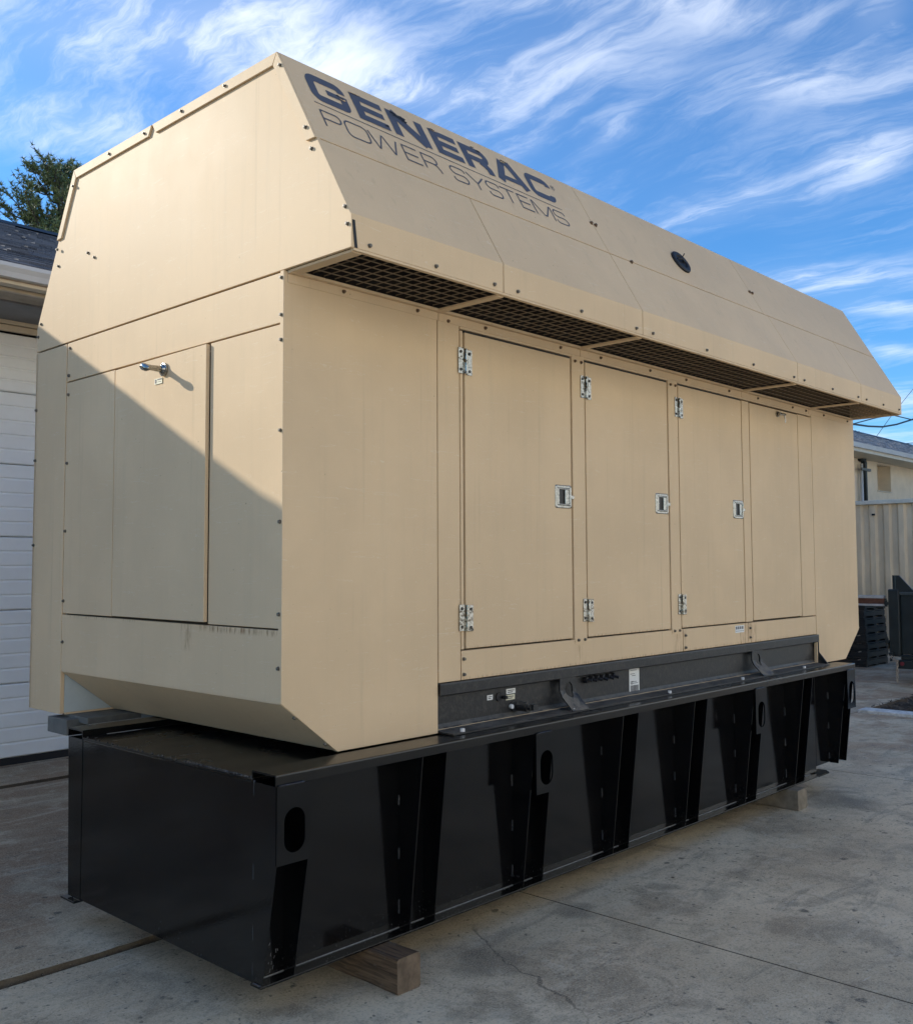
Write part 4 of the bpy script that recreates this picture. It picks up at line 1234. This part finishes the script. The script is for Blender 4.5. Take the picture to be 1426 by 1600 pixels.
# --- skid rail below the doors
mb = MB()
prof = [(-.012, 1.241), (-.014, 1.234), (-.014, 1.186), (-.006, 1.180), (.0, 1.186), (.0, 1.226), (.030, 1.228), (.030, 1.040), (.024, 1.024), (.010, 1.015), (-.020, 1.011), (-.100, 1.009),
        (-.100, 1.002), (-.005, 1.003), (.035, 1.012), (.045, 1.03), (.048, 1.085), (.048, 1.241)]
mb.prism(prof, .945, 5.372).build('skid_rail', 'skid', gen, bevel=0)
pbox('skid_end', 'skid', gen, 5.374, 5.384, -.008, .105, 1.085, 1.241, bevel=.002)
MB().prism([(.104, 1.084), (-.008, 1.084), (-.008, 1.10), (-.085, 1.004), (.10, 1.004)], 5.374, 5.384).build('skid_end', 'skid', gen)
for x in (1.905, 4.205):
    # bracket bent over the rail with an oval hole
    mb = MB()
    path = [(-.012, 1.236), (-.012, 1.10), (-.055, 1.055), (-.10, 1.012)]
    w2 = .15 if x < 3 else .165
    cx = x+w2*.55; n = 20
    # vertical plate with a round hole
    zc_ = 1.150
    def P3(px, pz):
        # height -> y along the bend
        if pz >= 1.10: y = -.012
        else: y = -.012-(1.10-pz)*1.02
        return (px, y, pz)
    mb2 = MB(); hr, hcz = .034, 1.118
    ringi = [(cx+hr*math.cos(2*math.pi*k/n), hcz+hr*1.25*math.sin(2*math.pi*k/n)) for k in range(n)]
    xa, xb, za, zb = x, x+w2, 1.012, 1.236
    def outr(px, pz):
        dx, dz = px-cx, pz-hcz; s = 9e9
        if dx > 1e-6: s = min(s, (xb-cx)/dx)
        if dx < -1e-6: s = min(s, (xa-cx)/dx)
        if dz > 1e-6: s = min(s, (zb-hcz)/dz)
        if dz < -1e-6: s = min(s, (za-hcz)/dz)
        return [cx+dx*s, hcz+dz*s]
    ro = [outr(*p_) for p_ in ringi]
    for qq in ((xb, zb), (xa, zb), (xa, za), (xb, za)):
        j = min(range(n), key=lambda k: (ro[k][0]-qq[0])**2+(ro[k][1]-qq[1])**2); ro[j] = list(qq)
    mid = [((a[0]+b[0])/2, (a[1]+b[1])/2) for a, b in zip(ringi, ro)]
    vs = [P3(*p_) for p_ in ringi]+[P3(*p_) for p_ in mid]+[P3(*p_) for p_ in ro]
    nb = len(vs)
    vs += [(v[0], v[1]+.010, v[2]) for v in vs]
    fs = []
    for k in range(n):
        k2 = (k+1) % n
        for rr2 in range(2): fs += [(rr2*n+k, (rr2+1)*n+k, (rr2+1)*n+k2, rr2*n+k2), (nb+rr2*n+k, nb+rr2*n+k2, nb+(rr2+1)*n+k2, nb+(rr2+1)*n+k)]
        fs += [(k, k2, nb+k2, nb+k), (2*n+k, nb+2*n+k, nb+2*n+k2, 2*n+k2)]
    mb2.add(vs, fs).build('lifting_bracket', 'skid', gen)
mb = MB()
for x in (1.03, 1.93, 2.95, 3.92, 4.93): mb.cyl((x, -.080, 1.012), (x, -.080, 1.024), .011, 8)
wbolt = None
for x in (1.03, 1.93, 2.95, 3.92, 4.93):
    MB().cyl((x, -.080, 1.010), (x, -.080, 1.025), .012, 8).build('bolt', 'label', gen, label='white-capped anchor bolt')
def lab(x0, x1, z0, z1, y=.0298, lines=2, bar=False, m_='label'):
    s = MB().box(x0, x1, y-.001, y, z0, z1); s.cur = 1
    W_ = x1-x0; H_ = z1-z0
    if bar:
        k = x0+.012
        while k < x1-.012:
            ww = rnd.choice((.0015, .003, .0045)); s.box(k, k+ww, y-.0016, y-.001, z0+H_*.12, z0+H_*.36); k += ww+rnd.choice((.002, .003))
        for f in (.93, .80, .50, .44): s.box(x0+.01, x0+W_*rnd.uniform(.5, .85), y-.0016, y-.001, z0+H_*f-.002, z0+H_*f+.001)
        s.box(x0+.03, x0+.07, y-.0016, y-.001, z0+H_*.72, z0+H_*.74)
        for q_ in range(4): s.box(x0+.02, x0+.035+.01*(q_ % 2), y-.0016, y-.001, z0+H_*(.40+.035*q_), z0+H_*(.415+.035*q_))
    else:
        for l in range(lines):
            zz_ = z1-H_*(l+1)/(lines+1); s.box(x0+W_*.15, x1-W_*(.15+.15*(l % 2)), y-.0016, y-.001, zz_-.0025, zz_+.0015)
    return s.build('rating_label', [m_, 'ink'], gen)
lab(1.337, 1.380, 1.119, 1.145); lab(1.490, 1.565, 1.136, 1.163); lab(1.487, 1.560, 1.104, 1.131, m_='label_yellow')
lab(2.660, 2.772, 1.014, 1.176, bar=True)
# drain valve and plug
mb = MB()
mb.cyl((1.455, .029, 1.125), (1.455, -.005, 1.125), .010, 8)
mb.cyl((1.43, .0298, 1.128), (1.43, .024, 1.128), .024, 14)
mb.build('cable_port', 'rubber', gen)
mb = MB(); vx, vz = 1.585, 1.065
mb.cyl((vx-.03, .029, vz), (vx-.03, .022, vz), .030, 16); mb.cyl((vx, .029, vz), (vx, -.035, vz), .026, 16); mb.cyl((vx, -.035, vz), (vx, -.047, vz), .030, 8)
mb.cyl((vx, -.047, vz), (vx, -.065, vz), .017, 8); mb.box(vx+.0, vx+.040, -.078, -.047, vz-.016, vz+.014)
mb.build('drain_valve', 'skid', gen)
mb = MB(); mb.cyl((vx-.062, .029, vz+.004), (vx-.062, .014, vz+.004), .012, 10); mb.build('plug', 'label', gen, label='small white round plug')
# row of dark cable entries
mb = MB()
for k in range(6):
    x = 2.19+k*.055+rnd.uniform(-.005, .005)
    mb.cyl((x, .029, 1.152+rnd.uniform(-.004, .004)), (x+.004, .005, 1.152), .018, 8); mb.cyl((x, .005, 1.15), (x+.012, -.02, 1.142+rnd.uniform(-.01, .01)), .010, 6)
mb.build('cable_gland', 'rubber', gen)

# ------------------------------------------------------------------ shipping container
ct_ = thing('shipping_container', (25, 3.45, 0), 'faded beige corrugated shipping container behind the right end of the generator', 'container')
CX, CY0, CY1, CZ0, CZ1 = 19.0, 2.05, 5.05, .13, 3.16
prof = []
y = CY0+.12; st = 0
while y < CY1-.12:
    prof += [(y, CX+.06), (y+.105, CX+.06), (y+.150, CX+.115), (y+.255, CX+.115)]; y += .30
pts = [(CX+.06, CY0+.003)]+[(p[1], p[0]) for p in prof if p[0] < CY1-.11]+[(CX+.06, CY1-.06), (CX+.06, CY1-.003)]
back = [(CX+.14, pts[-1][1]), (CX+.14, pts[0][1])]
MB().prism(pts+back, CZ0+.16, CZ1-.09, 'z').build('corrugated_end', 'container', ct_)
pbox('top_rail', 'container_rail', ct_, CX, CX+.14, CY0+.001, CY1-.001, CZ1-.085, CZ1, bevel=.008)
pbox('bottom_rail', 'container', ct_, CX, CX+.14, CY0+.001, CY1-.001, CZ0, CZ0+.155, bevel=.008)
pbox('corner_post', 'container', ct_, CX-.01, CX+.16, CY0-.12, CY0, CZ0, CZ1, bevel=.01)
pbox('corner_post', 'container', ct_, CX-.01, CX+.16, CY1, CY1+.12, CZ0, CZ1, bevel=.01)
pbox('roof', 'container_rail', ct_, CX+.145, CX+13, CY0, CY1, CZ1-.04, CZ1-.005, bevel=.008)
pbox('side_wall', 'container', ct_, CX+.165, CX+13, CY0-.10, CY0-.04, CZ0, CZ1-.05, bevel=0)
pbox('side_wall', 'container', ct_, CX+.165, CX+13, CY1+.04, CY1+.10, CZ0, CZ1-.05, bevel=0)
pbox('floor', 'container', ct_, CX+.165, CX+13, CY0-.03, CY1+.03, CZ0, CZ0+.1, bevel=0)
mb = MB().box(CX+.03, CX+.058, 4.535, 4.625, 2.83, 3.01); mb.cur = 1; mb.box(CX+.02, CX+.029, 4.545, 4.615, 2.835, 2.875)
mb.build('vent_cover', ['container', 'rubber'], ct_, bevel=.004)
for y in (CY0+.1, CY1-.3):
    pbox('support_block', 'timber', ct_, CX+.02, CX+.25, y, y+.25, 0, CZ0-.002, bevel=.01)

# ------------------------------------------------------------------ far building
fb = thing('far_building', (31, 8, 0), 'beige stucco building with grey shingle roof rising behind the shipping container', 'building')
BX0, BX1, BY, BZ = 16.6, 60.0, 8.0, 5.02
WX0, WX1, WZ0, WZ1 = 28.66, 29.82, 4.03, 4.89
for (x0, x1, z0, z1) in ((BX0, WX0, 0, BZ), (WX1, BX1, 0, BZ), (WX0, WX1, 0, WZ0), (WX0, WX1, WZ1, BZ)):
    pbox('wall', 'stucco', fb, x0, x1, BY, BY+.55, z0, z1, bevel=0)
wr = pbox('window_recess', 'stucco_panel', fb, WX0-.01, WX1+.01, BY+.40, BY+.46, WZ0-.01, WZ1+.01, bevel=0)
pbox('sill', 'beige_trim', wr, WX0-.03, WX1+.03, BY-.03, BY+.38, WZ0+.002, WZ0+.03, bevel=.004)
pbox('soffit', 'beige_trim', fb, BX0-.3, BX1+.3, 7.22, BY-.002, BZ-.085, BZ-.05, bevel=0)
pbox('fascia', 'beige_trim', fb, BX0-.3, BX1+.3, 7.17, 7.215, BZ-.10, BZ+.09, bevel=.004)
MB().prism([(7.168, 5.02), (7.09, 5.02), (7.07, 5.08), (7.05, 5.14), (7.168, 5.14)], BX0-.3, BX1+.3).build('gutter', 'gutter', fb)
roof(fb, BX0-.4, BX1+.4, 7.10, 5.155, 10.5, 'shingle_far', 23.0, 48, 14.0)
pbox('wall', 'stucco', fb, BX0, BX0+.4, BY+.555, 13.6, 0, BZ-.01, bevel=0)
pbox('wall', 'stucco', fb, BX1-.4, BX1, BY+.555, 13.6, 0, BZ-.01, bevel=0)
pbox('wall', 'stucco', fb, BX0, BX1, 13.605, 14.0, 0, BZ-.01, bevel=0)
mb = MB()
mb.tube([(27.46, 7.93, 0), (27.46, 7.93, 4.82), (27.40, 7.93, 4.90), (27.15, 7.93, 4.93)], .085, 8)
mb.build('downpipe', 'trailer', fb, smooth=True)
MB().tube([(27.15, 7.90, 0), (27.15, 7.90, 4.78)], .05, 8).build('downpipe', 'gutter', fb, smooth=True)
pbox('pipe_clamp', 'grey_steel', fb, 26.9, 27.60, 7.78, 7.84, 4.56, 4.64, bevel=.01)

# ------------------------------------------------------------------ black dump trailer
tr = thing('dump_trailer', (14.5, 1, 0), 'dark green-black steel dump trailer with hanging chain at the right edge', 'trailer')
TXa = 13.0
pbox('tailgate', 'trailer', tr, TXa+.05, TXa+.10, -.2, 2.00, .44, 1.33, bevel=.006)
pbox('corner_post', 'trailer', tr, TXa, TXa+.14, 2.003, 2.17, .40, 1.42, bevel=.02)
pbox('corner_post', 'trailer', tr, TXa, TXa+.14, -.37, -.203, .40, 1.42, bevel=.02)
pbox('top_rail', 'trailer_edge', tr, TXa+.0, TXa+.14, -.2, 2.0, 1.335, 1.375, bevel=.006)
pbox('bottom_rail', 'trailer', tr, TXa+.0, TXa+.14, -.2, 2.0, .36, .43, bevel=.008)
MB().prism([(2.10, 1.42), (2.10, 1.63), (2.065, 1.63), (2.065, 1.42)], TXa+.02, TXa+.05).build('fin', 'trailer', tr)
MB().prism([(2.055, 1.378), (2.055, 1.63), (2.005, 1.63), (1.78, 1.378)], TXa+.02, TXa+.05).build('fin', 'trailer', tr)
pbox('side_wall', 'trailer', tr, TXa+.145, TXa+4.5, 2.08, 2.13, .42, 1.40, bevel=.006)
pbox('side_wall', 'trailer', tr, TXa+.145, TXa+4.5, -.33, -.28, .42, 1.40, bevel=.006)
pbox('floor', 'trailer', tr, TXa+.145, TXa+4.5, -.27, 2.07, .44, .50, bevel=0)
pbox('front_wall', 'trailer', tr, TXa+4.45, TXa+4.5, -.27, 2.07, .505, 1.40, bevel=0)
for z in (1.20, .62):
    mb = MB(); mb.cyl((TXa+.05, 2.215, z-.05), (TXa+.05, 2.215, z+.05), .022, 8); mb.box(TXa+.02, TXa+.08, 2.172, 2.232, z-.02, z+.02)
    mb.cyl((TXa+.05, 2.215, z+.052), (TXa+.05, 2.215, z+.075), .012, 6)
    mb.build('hinge', 'trailer', tr)
pbox('bumper', 'trailer', tr, TXa-.02, TXa+.10, .2, 2.05, .225, .355, bevel=.01)
MB().cyl((TXa-.022, 1.975, .30), (TXa-.035, 1.975, .30), .030, 16).build('tail_lamp', 'red_lamp', tr)
mb = MB().prism([(2.17, .46), (2.10, .46), (2.10, .40), (2.13, .33), (2.155, .33), (2.145, .40), (2.17, .42)], TXa-.03, TXa+.0); mb.build('hook', 'trailer', tr)
# chain links
pts = [(2.12, .40), (2.09, .365), (2.065, .345), (2.035, .345), (2.04, .30), (2.042, .255), (2.043, .21), (2.044, .165), (2.045, .12), (2.046, .075), (2.046, .035)]
lk0 = None
for k in range(len(pts)-1):
    (ya, za), (yb_, zb_) = pts[k], pts[k+1]
    a = Vector((TXa-.05, ya, za)); b = Vector((TXa-.05, yb_, zb_)); d = (b-a); ln = d.length*.68+.006; d.normalize(); c_ = (a+b)/2
    s = Vector((1, 0, 0)) if k % 2 else d.cross(Vector((1, 0, 0))).normalized()
    ring_ = [c_+d*ln*math.cos(2*math.pi*q_/12)+s*.014*math.sin(2*math.pi*q_/12) for q_ in range(12)]
    mb = MB(); mb.tube(ring_+[ring_[0]], .0075, 6); mb.build('chain_link', 'chain', tr)
for x in (TXa+1.9, TXa+2.8):
    for y in (-.55, 2.18):
        wy = MB(); wy.cyl((x, y, .36), (x, y+.2, .36), .36, 24); wh = wy.build('wheel', 'tyre', tr, bevel=.03)
        MB().cyl((x, y-.01, .36), (x, y+.21, .36), .19, 16).build('rim', 'trailer_edge', wh)
mb = MB()
for bx in ((TXa+.5, TXa+4.4, .3, .42, .30, .437), (TXa+.5, TXa+4.4, 1.4, 1.52, .30, .437), (TXa+1.85, TXa+1.95, .425, 1.395, .31, .40), (TXa+2.75, TXa+2.85, .425, 1.395, .31, .40)):
    pbox('chassis_beam', 'trailer', tr, *bx, bevel=0)
MB().tube([(TXa+4.5, .9, .4), (TXa+6.0, .9, .42)], .06, 8).build('drawbar', 'trailer', tr)
# swung beam carried by the upper hinge
gb = MB(); gb.box(TXa+.03, TXa+.08, 2.236, 4.2, 1.19, 1.275); gb.cur = 1; gb.box(TXa+.0, TXa+.11, 2.236, 4.2, 1.276, 1.318); gb.box(TXa+.0, TXa+.11, 2.236, 4.2, 1.160, 1.189)
gb.cur = 0; gb.box(TXa+.03, TXa+.08, 4.1, 4.2, 0.0, 1.159)
gb.build('gate_beam', ['rust', 'pale_edge'], tr, bevel=.004, label='rusty brown beam with pale edges reaching left from the hinge')

# ------------------------------------------------------------------ stacked black pallets
def pallet():
    t = thing('pallet', (15.5, 3.9, 0), 'black ribbed plastic pallet at the very bottom of the stack past the generator', 'pallet', 'stacked black pallets')
    x0, x1, y0, y1 = 15.0, 16.0, 3.28, 4.48
    first = pbox('deck_board', 'pallet', t, x0, x1, y0, y0+.10, .118, .140, bevel=.004)
    for k in range(1, 7): clone(first, t, ((x0+x1)/2, y0+.05+(y1-y0-.10)*k/6, .129))
    pbox('side_rail', 'pallet', t, x0-.006, x0+.003, y0-.004, y1, .030, .112, bevel=.004)
    pbox('side_rail', 'pallet', t, x0+.004, x1, y0-.006, y0+.003, .030, .112, bevel=.004)
    first = pbox('runner', 'pallet', t, x0, x0+.10, y0, y1, 0, .022, bevel=0)
    for x in ((x0+x1)/2, x1-.05): clone(first, t, (x, (y0+y1)/2, .011))
    first = pbox('foot', 'pallet', t, x0+.004, x0+.136, y0+.004, y0+.136, .023, .117, bevel=0)
    for x in (x0+.07, (x0+x1)/2, x1-.07):
        for y in (y0+.07, (y0+y1)/2, y1-.07):
            if (x, y) != (x0+.07, y0+.07): clone(first, t, (x, y, .07))
    return t


p0 = pallet()
NAMES = ['second', 'third', 'fourth', 'fifth', 'sixth', 'seventh']
for k in range(1, 8):
    c_ = p0.copy(); col.objects.link(c_)
    c_.location = (15.5+rnd.uniform(-.02, .02), 3.9+rnd.uniform(-.012, .012)+(.02 if k > 3 else 0), .1415*k)
    c_['label'] = 'topmost black plastic pallet of the stack, just under the rusty beam' if k == 7 else 'black plastic pallet, %s from the bottom of the stack past the generator' % NAMES[k-1]
    for ch in p0.children:
        d_ = ch.copy(); col.objects.link(d_); d_.parent = c_

# ------------------------------------------------------------------ unseen pale building, added to bounce sunlight onto the generator
wh_ = thing('warehouse', (5, -12.5, 0), 'long pale warehouse across the yard, behind the photographer', 'warehouse')
wx = -34
while wx < 44:
    pbox('wall_panel', 'warehouse_wall', wh_, wx+.01, wx+5.99, -12.8, -12.5, 0, 9.4, bevel=.01); wx += 6
pbox('wall', 'warehouse_wall', wh_, -34, 44, -30, -29.7, 0, 9.4, bevel=0)
for x in (-34, 43.7): pbox('wall', 'warehouse_wall', wh_, x, x+.3, -29.69, -12.81, 0, 9.4, bevel=0)
pbox('roof', 'yard', wh_, -34.2, 44.2, -30.2, -12.3, 9.402, 9.6, bevel=.02)
for x in (-16, 20): pbox('roller_door', 'door_white', wh_, x, x+3.6, -12.495, -12.45, 0.02, 4.2, bevel=.01)

# ------------------------------------------------------------------ trees
def pine(loc, hgt, rad, label, seed, n_br=70, cat='tree', name='pine_tree', tuft=30):
    rg = random.Random(seed)
    t = thing(name, loc, label, cat)
    x0, y0, z0 = loc
    tr_ = MB(); tr_.tube([(x0, y0, z0), (x0+.1, y0, z0+hgt*.5), (x0+.05, y0+.05, z0+hgt*.97)], [hgt*.022, hgt*.014, .02], 8)
    cr = MB(); lb = MB()
    for b in range(n_br):
        f = .34+.655*((b+rg.random())/n_br)
        zb = z0+hgt*f; a = rg.uniform(0, 6.283)
        ln = rad*(1-((f-.30)/.71)**2.4)*rg.uniform(.6, 1.12)+.2
        up = .25+.75*f
        pts_ = []
        for k in range(6):
            s = k/5
            pts_.append(Vector((x0+math.cos(a)*ln*s, y0+math.sin(a)*ln*s, zb+ln*up*.55*s*s+.06*rg.uniform(-1, 1))))
        lb.tube(pts_, [.035*(1-.8*k/5) for k in range(6)], 5)
        # side twigs carry upward tufts
        ntw = int(5+ln*5)
        for q_ in range(ntw):
            s = rg.uniform(.25, 1.0); k = min(4, int(s*5)); base = pts_[k].lerp(pts_[k+1], s*5-k)
            sa = a+rg.choice((-1, 1))*rg.uniform(.3, 1.3); tl = rg.uniform(.12, .42)*(1.2-s*.4)
            tip = base+Vector((math.cos(sa)*tl, math.sin(sa)*tl, rg.uniform(.08, .38)))
            lb.tube([base, tip], [.010, .004], 3)
            for m2 in range(3):
                c0 = base.lerp(tip, .4+.3*m2)
                for nn_ in range(tuft//3):
                    dv = Vector((rg.gauss(0, 1), rg.gauss(0, 1), rg.gauss(.75, .8))).normalized()
                    l = rg.uniform(.09, .19)
                    sd_ = dv.cross(Vector((rg.gauss(0, 1), rg.gauss(0, 1), rg.gauss(0, 1)))).normalized()*.016
                    e = c0+dv*l
                    cr.add([c0-sd_, c0+sd_, e], [(0, 1, 2)])
    tr_.build('trunk', 'bark', t, smooth=True); lb.build('limbs', 'bark', t)
    cr.build('crown', 'needles', t)
    return t


pine((10.0, 24.0, 0), 13.25, 3.6, 'tall green pine tree with upswept tufts rising above the garage roof', 11, n_br=190, tuft=36)
# bare-ish tree top over the far roof
tb_ = thing('small_tree', (46.5, 16.5, 0), 'small dark tree top showing just above the far grey roof', 'tree')
MB().tube([(46.5, 16.5, 0), (46.5, 16.5, 8.6)], [.16, .05], 8).build('trunk', 'bark', tb_)
mb = MB(); rg = random.Random(5)
for k in range(1500):
    a = rg.uniform(0, 6.3); r_ = rg.random()**.6*1.5; z = 7.8+rg.uniform(-1.4, .95)
    c0 = Vector((46.5+math.cos(a)*r_, 16.5+math.sin(a)*r_, z-.28*r_*r_))
    u_ = Vector((rg.gauss(0, 1), rg.gauss(0, 1), rg.gauss(0, 1))).normalized()*.07; v_ = u_.cross(Vector((0, 0, 1))).normalized()*.04
    mb.add([c0-u_, c0-v_, c0+u_, c0+v_], [(0, 1, 2, 3)])
mb.build('crown', 'needles', tb_)

# ------------------------------------------------------------------ overhead cables
C0 = Vector((-2.562, -3.419, 1.825))


def wire(pts_, r, label, sag=0):
    p = [C0+(Vector(q_)-C0)*.52 for q_ in pts_]      # sight points carried to where the street line runs
    d0 = (p[0]-p[1]); d1 = (p[-1]-p[-2])
    p = [p[0]+d0.normalized()*12]+p+[p[-1]+d1.normalized()*20]
    fine = []
    for i in range(len(p)-1):
        for k in range(6): fine.append(p[i].lerp(p[i+1], k/6))
    fine.append(p[-1])
    o = MB().tube(fine, r, 5).build('power_cable', 'wire', None, smooth=True)
    return tag(o, label, 'cable')


wire([(83.654, 30, 13.94), (88.6, 30.0, 14.95), (92.8, 30.0, 15.72), (98.759, 30.0, 15.85)], .028, 'thin overhead cable just below the hood tip, upper of the close pair')
wire([(83.654, 30, 13.90), (87.0, 30.0, 14.05), (90.5, 30, 14.35), (94.2, 30, 14.95), (98.759, 30.0, 15.92)], .045, 'thick twisted overhead cable sagging under the hood tip')
wire([(88.476, 30, 13.025), (92.845, 30, 15.6), (99.042, 30, 18.944)], .014, 'very thin cable climbing steeply to the upper right edge')
wire([(93.1, 30, 12.95), (98.538, 30, 13.551)], .020, 'thin cable low over the far roof, upper of two')
wire([(95.6, 30, 12.75), (98.6, 30, 13.1)], .016, 'thin cable low over the far roof, lower of two')
